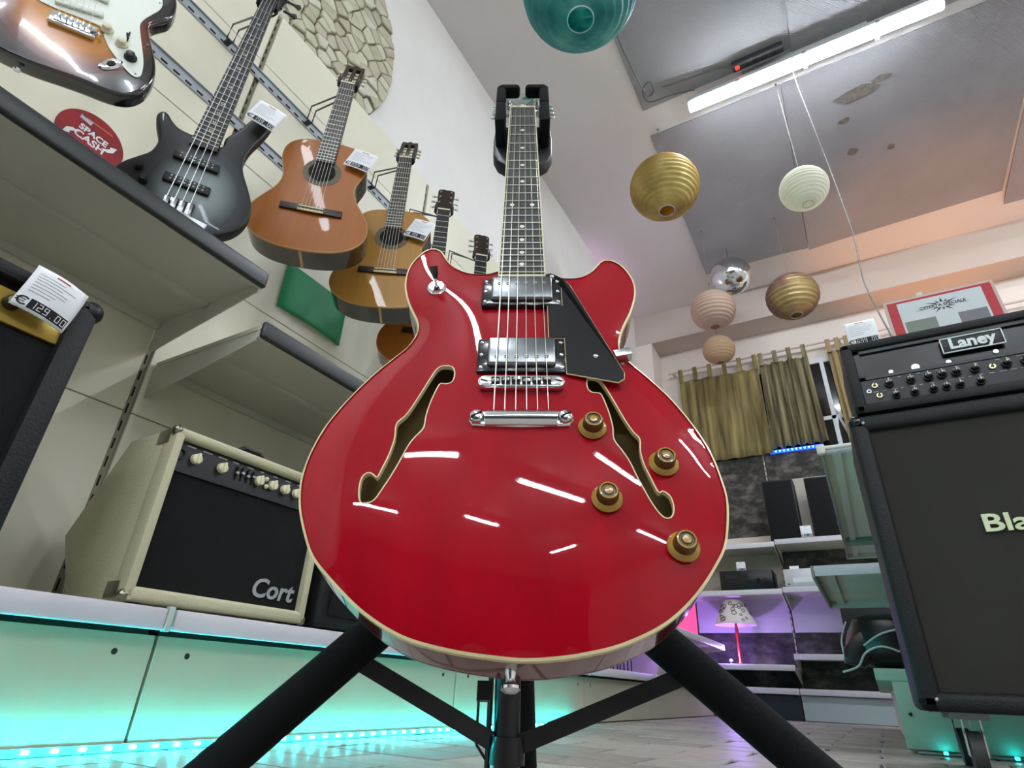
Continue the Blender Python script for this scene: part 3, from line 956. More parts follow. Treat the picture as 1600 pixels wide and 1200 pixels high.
for f in (fL, fR_, fB):
    d = (f - K).normalized()
    lg = stand_w(MB().cyl(K + d * .02, f, .0205, n=24), 'leg', M_FOAM)
    stand_w(MB().tube([f - d * .02, f + d * .004], [.021, .018], 20), 'rubber_foot', M_BLACK, lg)
    m = K + (f - K) * .53
    a = CLW + (m - CLW).normalized() * .012
    stand_w(MB().bar(a, m, .007, .017), 'strut', M_STAND)
    stand_w(MB().cyl(a - Vector((0, 0, .008)), a + Vector((0, 0, .008)), .006, n=12), 'pivot', M_STAND)
# small latch on the pole
lt = PB + (K - PB) * .28 + GU * -.024
mb = MB().obox(lt + Vector((0, 0, .012)), GU * .008, GW * .004, (0, 0, .009))
mb.bar(lt + GU * .006 + Vector((0, 0, .03)), lt + GU * .006 - Vector((0, 0, .075)), .004, .004, up=(0, 1, 0))
mb.bar(lt - GU * .006 + Vector((0, 0, .01)), lt - GU * .006 - Vector((0, 0, .035)), .002, .002, up=(0, 1, 0))
mb.bar(lt - GU * .006 - Vector((0, 0, .035)), lt + GU * .006 - Vector((0, 0, .05)), .002, .002, up=(0, 1, 0))
stand_w(mb, 'latch', M_STAND)
# neck yoke
def gw(mb):
    return mb.xf(toW)
mb = MB()
sh = flip([(-.047, .0), (.047, .0), (.049, .045), (.048, .096), (.041, .118), (.026, .134), (-.026, .134), (-.041, .118), (-.048, .096), (-.049, .045)])
mb.prism(sh, -.050, -.026, bev=.004)
stand_w(gw(mb), 'yoke_plate', mat('yoke_black', '#0b1011', .4))
for s_ in (-1, 1):
    x0, x1 = sorted((s_ * .0285, s_ * .0445))
    mb = MB().box(x0, x1, GB - .075, GB + .002, -.040, .020, bev=.004)
    mb.box(x0, x1, GB - .010, GB + .054, .004, .022, bev=.004)
    stand_w(gw(mb), 'yoke_arm', M_FOAM)
    x0, x1 = sorted((s_ * .0045, s_ * .0420))
    mb = MB().box(x0, x1, GB + .041, GB + .057, .002, .024, bev=.006)
    stand_w(gw(mb), 'yoke_flap', M_FOAM)

# ------------------------------------------------------------------ price tags
def price_tag(label, price, parentM, w=.085, h=.085, bend=lambda x, y: 0.0, group='price tags', lines=7, band=True):
    """paper slip with a black price band; parentM maps local (x right, y up, z out) to world"""
    t = thing('price_tag', label, 'price tag', parentM.to_translation(), parentM.to_euler(), group)
    n = 10
    def sheet_(x0, x1, y0, y1, lift, nx, ny):
        vv = [(x0 + (x1 - x0) * i / nx, y0 + (y1 - y0) * k / ny, bend(x0 + (x1 - x0) * i / nx, y0 + (y1 - y0) * k / ny) + lift) for i in range(nx + 1) for k in range(ny + 1)]
        ff = [(i * (ny + 1) + k, (i + 1) * (ny + 1) + k, (i + 1) * (ny + 1) + k + 1, i * (ny + 1) + k + 1) for i in range(nx) for k in range(ny)]
        return vv, ff
    mb = MB(); mb.add(*sheet_(-w / 2, w / 2, 0, h, 0, n, n))
    pp = mb.build('paper', M_PAPER, t)
    m = pp.modifiers.new('thick', 'SOLIDIFY'); m.thickness = .0005; m.offset = -1
    if band:
        bh = h * .2
        y0 = h * .06
        mb = MB(); mb.add(*sheet_(-w * .26, w * .46, y0, y0 + bh, .0004, n, 2)); mb.build('price_band', M_INK, t)
        mb = MB()
        chars = price
        cw = w * .70 / len(chars)
        x = -w * .22
        for ch in chars:
            for q in seg_quads(ch, x, y0 + bh * .16, cw * .68, bh * .68, w * .013):
                mb.add(*sheet_(q[0], q[2], q[1], q[3], .0007, 1, 1))
            x += cw
        mb.build('price_digits', M_PAPER, t)
        mb = MB()
        ex, ey, er = -w * .355, y0 + bh * .5, bh * .46
        for q in range(14):
            a0, a1 = R(45 + q * 19.3), R(45 + (q + 1) * 19.3)
            pq = [(ex + er * k_ * math.cos(a) * 1.15, ey + er * k_ * math.sin(a)) for k_, a in ((1, a0), (1, a1), (.68, a1), (.68, a0))]
            mb.add([(x, y, bend(x, y) + .0005) for x, y in pq], [(0, 1, 2, 3)])
        for dy in (-.12, .12):
            mb.add(*sheet_(ex - er * 1.35, ex + er * .35, ey + dy * bh - bh * .04, ey + dy * bh + bh * .04, .0006, 2, 1))
        mb.build('euro_sign', M_INK, t)
    rr = random.Random(label)
    mb = MB()
    for k in range(lines):
        y = h * (.38 + .5 * k / lines)
        mb.add(*sheet_(-w * .40, -w * .40 + w * rr.uniform(.35, .8), y, y + h * .016, .0004, 6, 1))
    mb.build('small_print', M_INKG, t)
    mb = MB(); mb.add(*sheet_(-w * .14, w * .12, h * .90, h * .935, .0004, 4, 1)); mb.build('heading', mat('ink_red', '#b4433f', .8), t)
    return t

def hang_basis(loc, yaw, roll=0, lean=0):
    """frame of a guitar on the wall: x right, y up the neck, z out of the face"""
    B = Matrix.Rotation(R(yaw), 3, 'Z') @ Matrix.Rotation(R(lean), 3, 'Y') @ Matrix.Rotation(R(roll), 3, 'X') @ Matrix(((0, 0, 1), (1, 0, 0), (0, 1, 0)))
    return Matrix.Translation(loc) @ B.to_4x4()

def hanger(label, rail_y, Mg, width):
    """wire hook from the upper rail to the neck of the guitar whose frame is Mg (origin at its nut)"""
    t = thing('wall_hanger', label, 'guitar hanger', (XB, rail_y, 2.14), group='wire guitar hangers')
    hw_ = width / 2
    for k, s in enumerate((-1, 1)):
        tip = Mg @ Vector((s * hw_, .034, .012))
        side = Mg @ Vector((s * hw_, -.006, -.014))
        back = Mg @ Vector((s * hw_ * .4, -.012, -.03))
        y = rail_y + s * .012
        w = MB().tube([(XB + .036, y, 2.12), (XB + .04, y, 2.195), back, side, Mg @ Vector((s * hw_, .0, .004)), tip], .0032, 8)
        w.build('wire', M_WIRE, t, world=True)
        a = Mg @ Vector((s * hw_, -.008, -.010)); b = Mg @ Vector((s * hw_, .02, .008))
        MB().tube([a, Mg @ Vector((s * hw_, .0, .002)), b], .0062, 10).build('rubber_sleeve', M_BLACK, t, world=True)
    MB().box(XB + .0105, XB + .040, rail_y - .010, rail_y + .010, 2.114, 2.118).build('hook_plate', M_WIRE, t, world=True)
    return t

# ------------------------------------------------------------------ acoustic guitars
HALF = [(.325, .030), (.330, .075), (.345, .108), (.372, .131), (.41, .139), (.45, .134), (.50, .119), (.535, .116), (.575, .127), (.62, .155), (.66, .177), (.70, .185), (.74, .178), (.775, .152), (.80, .108), (.812, .055)]
def acoustic(name, label, Mg, top, side, kind, cut=0, group='acoustic guitars on the wall', strings=True, bind='#a87a3c', scale=1.0):
    foot = Mg @ Vector((0, -.815, 0))
    t = thing(name, label, 'guitar', foot, Mg.to_euler(), group)
    L = .815
    A = lambda u, s, w=0: Vector((u, L - s, w))
    pts = [(x, L - s) for s, x in HALF] + [(0, L - .815)] + [(-x, L - s) for s, x in reversed(HALF)] + [(0, L - .325)]
    out = resample(spline(pts, 4), .012)
    M_top = mat(name + '_top' + top, top, .42, spec=.25, coat=.08, noise=.14, nscale=60, stretch=(1, .03, 1))
    M_side = mat(name + '_side' + side, side, .22, coat=.7, noise=.4, nscale=12, stretch=(2, .4, 1))
    MB().prism(out, -.003, 0, bev=.001, seg=1).build('soundboard', M_top, t)
    MB().prism(inset(out, .0006), -.092, -.003, bev=.002, seg=1).build('side', M_side, t)
    mb = MB(); ring_strip(mb, inset(out, -.0008), inset(out, .0025), lambda x, y: .0002, lambda x, y: .0006)
    wall(mb, inset(out, -.0008), -.006, .0002)
    mb.build('binding', mat('purfling' + bind, bind, .4), t)
    if kind != 'plain':
        MB().box(-.004, .004, L - .8152, L - .814, -.085, -.004).build('end_strip', mat('end_strip', '#b89a5c', .4), t)
    c = A(0, .475)
    MB().lathe([(.044, .0002), (.044, .0012), (.062, .0012), (.062, .0002)], 40, Matrix.Translation(c), cap=False).build('rosette', mat(name + '_rosette', '#5a4a28', .5, noise=.6, nscale=120), t)
    MB().lathe([(.0, .0016), (.0435, .0016)], 40, Matrix.Translation(c), cap=False).build('soundhole', mat('soundhole_dark', '#0a0806', .9), t)
    br_ = MB().box(-.096, .096, L - .663, L - .637, 0, .008, bev=.002).build('bridge', mat(name + '_bridge', '#2a1a10', .4), t)
    MB().box(-.040, .040, L - .664, L - .655, .008, .011, bev=.001).build('tie_block', mat('tie_block', '#c9b483', .5), br_)
    MB().box(-.038, .038, L - .648, L - .645, .008, .0125).build('saddle', mat('bone', '#ece4c8', .4), br_)
    fw = lambda s: .026 + .005 * s / .43
    MB().prism([(-fw(0), L), (fw(0), L), (fw(.34), L - .36), (-fw(.34), L - .36)], -.020, .001, bev=.005).build('neck', M_side if kind == 'tuner' else mat('neck_cedar', '#5a3a20', .4), t)
    M_fb = mat(name + '_fretboard', '#1c1512' if kind != 'brown' else '#4a3222', .45, noise=.3, nscale=40)
    fb_ = MB().prism([(-fw(0), L), (fw(0), L), (fw(.43), L - .432), (-fw(.43), L - .432)], .0012, .0075).build('fretboard', M_fb, t)
    sc = .65
    for n in range(1, 19):
        s = sc * (1 - 2 ** (-n / 12))
        MB().box(-fw(s), fw(s), L - s - .0008, L - s + .0008, .0075, .0088).build('fret', M_FRET, fb_)
    MB().box(-.026, .026, L - .001, L + .005, -.002, .010).build('nut', mat('bone', '#ece4c8', .4), t)
    if kind != 'tuner' and False:
        pass
    MHd = Matrix.Translation(A(0, -.004, .0)) @ Matrix.Rotation(R(-14), 4, 'X')
    M_head = mat(name + '_head', '#2b1c12' if kind != 'pale' else '#7a5a3c', .35, noise=.3, nscale=30)
    if kind in ('slot', 'brown'):
        hd = None
        mb = MB()
        mb.prism([(-.028, 0), (-.0215, 0), (-.0215, .15), (-.036, .15), (-.035, .04)], -.02, 0)
        mb.prism([(.028, 0), (.0215, 0), (.0215, .15), (.036, .15), (.035, .04)], -.02, 0)
        mb.prism([(-.0065, .03), (.0065, .03), (.0065, .15), (-.0065, .15)], -.02, 0)
        mb.prism([(-.0215, 0), (.0215, 0), (.0215, .03), (-.0215, .03)], -.02, 0)
        mb.prism([(-.036, .15), (.036, .15), (.032, .182), (.012, .176), (0, .190), (-.012, .176), (-.032, .182)], -.02, 0)
        mb.xf(MHd)
        hd = mb.build('headstock', M_head, t)
        for s_ in (-1, 1):
            for k in range(3):
                y = .05 + k * .035
                MB().cyl((s_ * .0055, y, -.008), (s_ * .0225, y, -.008), .005, n=10).xf(MHd).build('roller', mat('roller_cream', '#d9d2b4', .4), hd)
                mb = MB().cyl((s_ * .036, y, -.012), (s_ * .044, y, -.012), .003, n=8)
                mb.box(s_ * .048 - .006, s_ * .048 + .006, y - .008, y + .008, -.016, -.008, bev=.003)
                mb.xf(MHd).build('tuner_button', mat('roller_cream', '#d9d2b4', .4), hd)
    else:
        mb = MB().prism([(-.025, 0), (-.034, .035), (-.038, .16), (-.034, .175), (-.012, .182), (0, .178), (.012, .182), (.034, .175), (.038, .16), (.034, .035), (.025, 0)], -.016, 0, bev=.001, seg=1)
        hd = mb.xf(MHd).build('headstock', M_head, t)
        for s_ in (-1, 1):
            for k in range(3):
                y = .05 + k * .045
                mb = MB().cyl((s_ * .024, y, 0), (s_ * .024, y, .012), .004, n=10)
                mb.cyl((s_ * .03, y, -.02), (s_ * .05, y, -.02), .003, n=8)
                mb.sphere((s_ * .055, y, -.02), .009, 10, 8, (1, .9, .6))
                mb.xf(MHd).build('tuner', M_CHROME, hd)
    if strings:
        for k in range(6):
            u0, u1 = -.021 + k * .0084, -.0285 + k * .0114
            MB().tube([A(u0, -.03, .006), A(u0, 0, .0105), A(u1, .646, .0135), A(u1, .656, .0115)], .0006, 5).build('string', mat('nylon_string', '#d7d2c0', .4), t)
    return t

Mc1 = hang_basis((-1.289, .865, 2.103), -48, -.5, -1.2)
acoustic('classical_guitar', 'orange-brown classical guitar, nearest of the acoustics on the wall', Mc1, '#9e5a14', '#2c1c14', 'slot')
hanger('wire hanger holding the orange-brown classical guitar', .918, Mc1, .066)
Mc2 = hang_basis((-1.284, 1.21, 2.059), -54.7, 1.3, -6)
acoustic('classical_guitar', 'pale honey classical guitar, second of the acoustics on the wall', Mc2, '#a87a34', '#15110f', 'brown')
hanger('wire hanger holding the pale honey classical guitar', 1.30, Mc2, .066)
Mc3 = hang_basis((-1.25, 1.452, 1.965), -52, 0, -2)
acoustic('steel_string_guitar', 'dark headed acoustic guitar half hidden behind the red guitar horn', Mc3, '#9a5a20', '#4a2c18', 'tuner', strings=False)
hanger('wire hanger holding the dark headed acoustic guitar', 1.56, Mc3, .072)
Mc4 = hang_basis((-1.25, 1.763, 1.945), -48, 0, -2)
acoustic('steel_string_guitar', 'brown headed acoustic guitar, farthest on the wall, only its neck showing', Mc4, '#8a5a30', '#4a2c18', 'pale', strings=False)
hanger('wire hanger holding the farthest brown headed guitar', 1.90, Mc4, .072)

# ------------------------------------------------------------------ solid body bass
Mb = hang_basis((-1.247, .493, 1.989), -31, -.8, -.5)
L = .92
BASS = [(-0.031, 0.6277), (-0.0636, 0.6252), (-0.0867, 0.6101), (-0.1036, 0.5906), (-0.1175, 0.5931), (-0.123, 0.6109), (-0.1158, 0.6368), (-0.1015, 0.6695), (-0.0954, 0.6952), (-0.1003, 0.7306), (-0.1188, 0.7597), (-0.139, 0.7902), (-0.152, 0.825), (-0.150, 0.865), (-0.125, 0.905), (-0.080, 0.925), (-0.02, 0.932), (0.04, .930), (0.085, 0.9188), (0.1279, 0.8875), (0.1505, 0.8403), (0.1513, 0.7896), (0.1334, 0.742), (0.1056, 0.6871), (0.0961, 0.6502), (0.1009, 0.5969), (0.1163, 0.5412), (0.1286, 0.4857), (0.1319, 0.4348), (0.1258, 0.418), (0.1056, 0.4078), (0.0966, 0.4251), (0.0819, 0.4706), (0.0676, 0.5147), (0.0559, 0.5493), (0.0356, 0.5946), (.0335, .6300)]
L = .932
bass = thing('bass_guitar', 'black to silver burst electric bass guitar above the shelf', 'bass guitar', Mb @ Vector((0, -L, 0)), Mb.to_euler())
out = resample(spline([(u, L - s) for u, s in BASS], 4), .007)
A = lambda u, s, w=0: Vector((u, L - s, w))
M_bass = burst_mat('bass_burst', [(.0, '#8f9a98'), (.45, '#6a7472'), (.80, '#22262a'), (1.0, '#0b0c0e')], (.02, .13, 0), (7.6, 6.0, .01), rough=.55, coat=.08, metal=.25)
MB().prism(out, -.036, 0, bev=.009, seg=4).build('body', M_bass, bass)
fw = lambda s: .019 + .0125 * s / .66
MB().prism([(-fw(0), L), (fw(0), L), (fw(.64), L - .66), (-fw(.64), L - .66)], -.016, .001, bev=.004).build('neck', mat('bass_neck', '#4a3020', .4), bass)
fb_ = MB().prism([(-fw(0), L), (fw(0), L), (fw(.66), L - .662), (-fw(.66), L - .668)], .001, .008).build('fretboard', mat('bass_fretboard', '#1d1714', .5, noise=.3, nscale=50), bass)
for n in range(1, 25):
    s = .864 * (1 - 2 ** (-n / 12))
    MB().box(-fw(s), fw(s), L - s - .001, L - s + .001, .008, .0096).build('fret', mat('bass_fret', '#b7b2a2', .3, metal=.8), fb_)
for n in (3, 5, 7, 9, 12, 15, 17, 19, 21):
    s = .864 * (1 - (2 ** (-n / 12) + 2 ** (-(n - 1) / 12)) / 2)
    MB().lathe([(.004, .008), (.0042, .0086), (.003, .0088), (.003, .0082)], 14, Matrix.Translation(A(0, s)), cap=False).build('dot_inlay', M_PEARL, fb_)
for (s, nm) in ((.716, 'pickup'), (.796, 'pickup')):
    pk = MB().box(-.052, .052, L - s - .013, L - s + .013, -.002, .010, bev=.003).build('pickup', M_BLACK, bass)
    for k in range(8):
        u = -.036 + k * .0103
        for dv in (-.005, .005):
            MB().cyl(A(u, s + dv, .010), A(u, s + dv, .0112), .0024, n=8).build('pole_piece', M_CHROME, pk)
brg = MB().box(-.034, .034, L - .905, L - .848, 0, .006, bev=.002).build('bridge', M_BLACKGL, bass)
for k in range(4):
    u = -.0255 + k * .017
    MB().box(u - .007, u + .007, L - .895, L - .856, .006, .014, bev=.002).build('saddle', mat('bridge_steel', '#9a9c9e', .25, metal=.9), brg)
for k in range(4):
    u0, u1 = -.0145 + k * .0097, -.0255 + k * .017
    MB().tube([A(u0, -.05, .006), A(u0, 0, .0115), A(u1, .864, .016), A(u1, .895, .012)], .0011 - .0001 * k, 6).build('string', M_STEEL, bass)
for (u, s) in ((-.105, .795), (-.085, .830), (-.12, .845), (-.095, .87)):
    MB().lathe([(.010, 0), (.009, .014), (.0075, .016), (0, .016)], 20, Matrix.Translation(A(u, s))).build('knob', M_BLACK, bass)
MHd = Matrix.Translation(A(0, -.002, 0)) @ Matrix.Rotation(R(-10), 4, 'X')
hd = MB().prism([(-.021, 0), (-.036, .03), (-.045, .12), (-.030, .20), (.0, .225), (.03, .20), (.045, .12), (.036, .03), (.021, 0)], -.014, 0, bev=.002).xf(MHd).build('headstock', M_BLACKGL, bass)
for s_ in (-1, 1):
    for k in range(2):
        y = .055 + k * .075
        mb = MB().cyl((s_ * .022, y, 0), (s_ * .022, y, .016), .006, n=12)
        mb.cyl((s_ * .04, y, -.02), (s_ * .062, y, -.02), .004, n=8)
        mb.prism([(s_ * .06, y - .004), (s_ * .078, y - .018), (s_ * .084, y), (s_ * .078, y + .018), (s_ * .06, y + .004)], -.023, -.017, bev=.001, seg=1)
        mb.xf(MHd).build('tuner', M_BLACKGL, hd)
MB().tube([A(.020, .03, .012), A(.022, -.02, .014)], .002, 6).build('string_tree', M_BLACK, hd)
hanger('wire hanger holding the silver burst bass', .545, Mb, .054)

# ------------------------------------------------------------------ sunburst electric at the upper left
_B = hang_basis((-1.27, -.02, 1.99), -28, 6, 2)
Ms = _B @ Matrix.Translation((.108, -.010, 0))
L = .808
strat = thing('electric_guitar', 'sunburst electric guitar with white pickguard at the upper left', 'guitar', Ms @ Vector((0, -L, 0)), Ms.to_euler())
ST = [(-.030, .448), (-.055, .446), (-.085, .425), (-.108, .385), (-.126, .352), (-.142, .352), (-.150, .385), (-.148, .43), (-.136, .49), (-.128, .535), (-.136, .58), (-.156, .63), (-.166, .68), (-.162, .73), (-.142, .775), (-.10, .800), (-.04, .808), (.03, .806), (.09, .808), (.126, .797), (.148, .765), (.157, .72), (.153, .68), (.140, .64), (.126, .602), (.122, .580), (.134, .558), (.154, .53), (.160, .49), (.155, .455), (.145, .432), (.128, .428), (.108, .44), (.085, .465), (.06, .478), (.032, .474)]
out = resample(spline([(u, L - s) for u, s in ST], 4), .007)
A = lambda u, s, w=0: Vector((u, L - s, w))
M_burst = burst_mat('three_tone_burst', [(.0, '#d99a2e'), (.48, '#c27a22'), (.68, '#6a2a12'), (.84, '#120a08'), (1.0, '#080606')], (.0, .17, 0), (5.3, 4.6, .01), rough=.18, coat=1.0)
MB().prism(out, -.042, 0, bev=.011, seg=4).build('body', M_burst, strat)
pgp = [(-.036, .47), (-.075, .455), (-.095, .47), (-.090, .54), (-.072, .60), (-.064, .642), (.040, .642), (.052, .664), (.066, .690), (.085, .712), (.108, .735), (.124, .744), (.134, .735), (.133, .70), (.122, .655), (.110, .612), (.106, .585), (.116, .555), (.132, .52), (.132, .49), (.115, .475), (.075, .50), (.036, .49)]
pgm = MB().prism(resample(spline([(u, L - s) for u, s in pgp], 3), .006), .0005, .0028, bev=.0006, seg=1).build('pickguard', mat('guard_mint', '#dfe4d8', .3, coat=.3), strat)
for s, a in ((.505, 0), (.565, 0), (.618, 10)):
    mb = MB().box(-.042, .042, -.009, .009, .0025, .009, bev=.006, seg=3)
    mb.xf(Matrix.Translation(A(0, s)) @ Matrix.Rotation(R(a), 4, 'Z')).build('pickup', mat('pickup_white', '#d5d9cc', .35), strat)
bp = MB().box(-.040, .040, L - .688, L - .652, .0005, .004, bev=.001).box(-.040, .040, L - .690, L - .685, .0005, .012, bev=.002).build('bridge', M_CHROME, strat)
for k in range(6):
    u = -.026 + k * .0104
    MB().box(u - .0048, u + .0048, L - .680, L - .656, .004, .0085, bev=.001).build('saddle', M_CHROME, bp)
    MB().tube([A(u * .68, 0, .010), A(u, .656, .0125), A(u, .675, .008)], .0005, 5).build('string', M_STR, strat)
MB().tube([A(.032, .672, .004), A(.046, .672, .010), A(.05, .68, .012)], .003, 8).build('arm_socket', M_CHROME, bp)
for k, (u, s) in enumerate(((.055, .645), (.086, .668), (.108, .697))):
    kb = MB().lathe([(.0125, .0028), (.0125, .006), (.0095, .008), (.0085, .016), (.007, .017), (0, .017)], 24, Matrix.Translation(A(u, s))).build('knob', mat('knob_cream', '#d7cfb2', .35) if k < 2 else M_BLACK, strat)
MB().box(.092, .0945, L - .655, L - .625, .0028, .004).build('switch_slot', M_SLOT, strat)
MB().tube([A(.093, .645, .003), A(.093, .650, .02)], .0025, 8).build('switch_tip', M_BLACK, strat)
Mj = Matrix.Translation(A(.080, .733, .0)) @ Matrix.Rotation(R(52), 4, 'Z')
jp = MB().lathe([(.0, .003), (.006, .003), (.0095, .0045), (.0125, .002), (.0125, .0)], 28, Mj @ Matrix.Diagonal((2.2, 1, 1, 1))).build('jack_plate', M_CHROME, strat)
MB().lathe([(.0, .0040), (.0055, .0040)], 20, Mj @ Matrix.Diagonal((1.7, 1, 1, 1)), cap=False).build('jack_recess', M_SLOT, jp)
for (u, s) in ((.125, .735), (.13, .64), (.128, .50), (.045, .665), (-.085, .60)):
    MB().sphere(A(u, s, .003), .0022, 8, 6).build('guard_screw', M_STEEL, pgm)
fw = lambda s: .021 + .007 * s / .46
MB().prism([(-fw(0), L), (fw(0), L), (fw(.46), L - .475), (-fw(.46), L - .475)], -.016, .008, bev=.004).build('neck', mat('maple', '#c9a468', .35), strat)
for n in range(1, 22):
    s = .648 * (1 - 2 ** (-n / 12))
    MB().box(-fw(s), fw(s), L - s - .001, L - s + .001, .008, .0093).build('fret', M_FRET, strat)
for k in range(6):
    mb = MB().cyl((-.012 + k * .004, L + .03 + k * .024, -.004), (-.012 + k * .004, L + .03 + k * .024, .008), .004, n=10)
    mb.cyl((-.028 - k * .001, L + .03 + k * .024, -.012), (-.045, L + .03 + k * .024, -.012), .003, n=8).sphere((-.05, L + .03 + k * .024, -.012), .008, 10, 6, (1, .9, .6))
    mb.build('tuner', M_CHROME, strat)
MB().prism([(-.021, L), (-.028, L + .06), (-.034, L + .17), (-.01, L + .19), (.03, L + .16), (.045, L + .06), (.03, L + .02), (.021, L)], -.018, -.004, bev=.002).build('headstock', mat('maple', '#c9a468', .35), strat)
MB().lathe([(.004, 0), (.0035, .008), (.007, .011), (.006, .014), (0, .015)], 16, Matrix.Translation(A(-.06, .806, -.021)) @ Matrix.Rotation(R(90), 4, 'X')).build('strap_button', M_CHROME, strat)
hanger('wire hanger holding the sunburst electric guitar, above the picture edge', .06, Ms, .054)

# tags on the wall guitars, in each guitar's own frame
def tag_at(label, price, Mg, u, s, w, rot, wd=.085, ht=.09, curl=.01, **kw):
    M = Mg @ Matrix.Translation((u, -s, w)) @ Matrix.Rotation(R(rot), 4, 'Z')
    price_tag(label, price, M, wd, ht, lambda x, y: curl * math.sin(x * 30 + 1) * .4 + curl * (y / ht) ** 2 * -.3, **kw)
tag_at('white price tag with price 199.00 on the bass guitar', '199.00', Mb, .098, .532, .030, -14, .078, .090)
tag_at('white price tag on the orange-brown classical guitar', '999.00', Mc1, .1035, .443, .016, -16, .088, .092)
tag_at('white price tag on the pale honey classical guitar', '199.00', Mc2, .082, .486, .016, -20, .084, .105)

# slip lying against the shelf lip below the bass
price_tag('dark price slip leaning on the shelf edge below the bass bridge', '899.00',
          Matrix.Translation((XF - .02, .47, 1.028)) @ Matrix.Rotation(R(70), 4, 'Z') @ Matrix.Rotation(R(52), 4, 'X') @ Matrix.Rotation(R(-6), 4, 'Z'), .085, .075)

# ------------------------------------------------------------------ amplifiers on the left
def amp_text(name, s, size, m, par, loc, rz=90, shear=0, bold=0, align='CENTER', extrude=.001):
    return text(name, s, size, m, par, Matrix.Translation(loc) @ Matrix.Rotation(R(rz), 4, 'Z') @ Matrix.Rotation(R(90), 4, 'X'), bold=bold, align=align, shear=shear, extrude=extrude)

M_CTOLEX = mat('cream_tolex', '#c3bd9d', .7, bump=.35, bscale=260, noise=.05, nscale=6)
M_BTOLEX = mat('black_tolex', '#0f1011', .6, bump=.5, bscale=240)
M_GRILLE = mat('black_grille', '#060606', .95, bump=.5, bscale=500)
# cream combo amplifier, front facing +X in its own frame (x out, y right along the wall)
ca = thing('cream_amplifier', 'cream combo amplifier with black grille lettered Cort, standing on the base shelf', 'amplifier', (-1.118, .800, .229), (0, 0, R(-2.0)))
ca.location = (-1.152, .808, .2295)
hw_, H_ = .206, .347
Mxz = Matrix(((1, 0, 0, 0), (0, 0, 1, 0), (0, 1, 0, 0), (0, 0, 0, 1)))
prof = [(-.03, .008), (-.03, H_), (-.175, H_), (-.32, .15), (-.20, .008)]
mb = MB(); mb.prism(prof, -hw_, hw_, bev=.006, M=Mxz); mb.build('cabinet', M_CTOLEX, ca)
mb = MB()
mb.box(-.035, .012, -hw_, -hw_ + .020, .008, H_, bev=.006).box(-.035, .012, hw_ - .020, hw_, .008, H_, bev=.006)
mb.box(-.035, .012, -hw_, hw_, H_ - .022, H_, bev=.008, seg=3).box(-.035, .012, -hw_, hw_, .008, .034, bev=.008, seg=3)
mb.build('front_frame', M_CTOLEX, ca)
MB().box(-.032, -.004, -hw_ + .018, hw_ - .018, .03, H_ - .085).build('grille', M_GRILLE, ca)
pn = MB().prism([(-.032, H_ - .088), (.0, H_ - .088), (-.004, H_ - .02), (-.032, H_ - .02)], -hw_ + .019, hw_ - .019, M=Mxz).build('control_panel', mat('panel_black', '#101012', .35), ca)
M_KNOBC = mat('knob_ivory', '#e2dcb8', .35)
for y in (-.146, -.085, .010, .048, .083, .117):
    mb = MB().lathe([(.0115, 0), (.0105, .010), (.009, .011), (0, .011)], 20, Matrix.Translation((-.003, y, H_ - .052)) @ Matrix.Rotation(R(90), 4, 'Y'))
    mb.box(.006, .014, y - .0025, y + .0025, H_ - .063, H_ - .041, bev=.001)
    mb.build('knob', M_KNOBC, pn)
for y, z in ((.027, .043), (.030, .060)):
    MB().sphere((.002, y, H_ - z), .0055, 10, 8).build('push_button', M_KNOBC, pn)
MB().lathe([(.013, 0), (.013, .004), (.008, .004), (.007, .001)], 20, Matrix.Translation((-.003, -.180, H_ - .05)) @ Matrix.Rotation(R(90), 4, 'Y'), cap=False).build('input_jack', M_BLACK, pn)
for k in range(4):
    MB().box(-.004, .002, -.050 + k * .014, -.048 + k * .014, H_ - .066, H_ - .036).build('slider_slot', M_SLOT, pn)
    MB().box(-.001, .005, -.0525 + k * .014, -.0455 + k * .014, H_ - .054 + .003 * (k % 2), H_ - .049 + .003 * (k % 2)).build('slider_cap', M_STEEL, pn)
mb = MB()
rr = random.Random(5)
for k in range(9):
    y = -.17 + k * .036
    mb.box(-.003, -.0008, y, y + rr.uniform(.008, .02), H_ - .079, H_ - .0765)
    mb.box(-.0045, -.0022, y, y + rr.uniform(.008, .022), H_ - .031, H_ - .0285)
mb.build('panel_print', M_INKG, pn)
amp_text('lettering', 'Cort', .056, mat('logo_silver', '#b7bcbf', .3, metal=.4), ca, (-.002, .112, .068), shear=.18, bold=.0012)
for y in (-hw_, hw_):
    for z in (.012, H_ - .004):
        s_ = 1 if y > 0 else -1
        mb = MB().sphere((.002, y - s_ * .004, z + (.004 if z < .1 else -.004)), .0115, 12, 8)
        mb.box(-.055, -.01, y - .002 * (s_ < 0) , y + .002 * (s_ > 0), z - (.0 if z < .1 else .028), z + (.03 if z < .1 else .002), bev=.001)
        mb.build('corner_protector', mat('corner_nickel', '#8f8a78', .28, metal=.9), ca)
MB().tube([(-.09, -.02, H_), (-.09, -.02, H_ + .02), (-.09, .01, H_ + .042), (-.09, .05, H_ + .042), (-.09, .08, H_ + .02), (-.09, .08, H_)], .007, 8).build('handle', M_BLACK, ca)
for x in (-.17, -.02):
    for y in (-.17, .17):
        MB().cyl((x, y, -.001), (x, y, .012), .012, n=14).build('foot', M_BLACK, ca)
price_tag('white slip lying on top of the cream amplifier', '229.00', Matrix.Translation((-1.16, .965, .578)) @ Matrix.Rotation(R(90), 4, 'Z') @ Matrix.Rotation(R(20), 4, 'X'), .05, .03, band=False, lines=3)

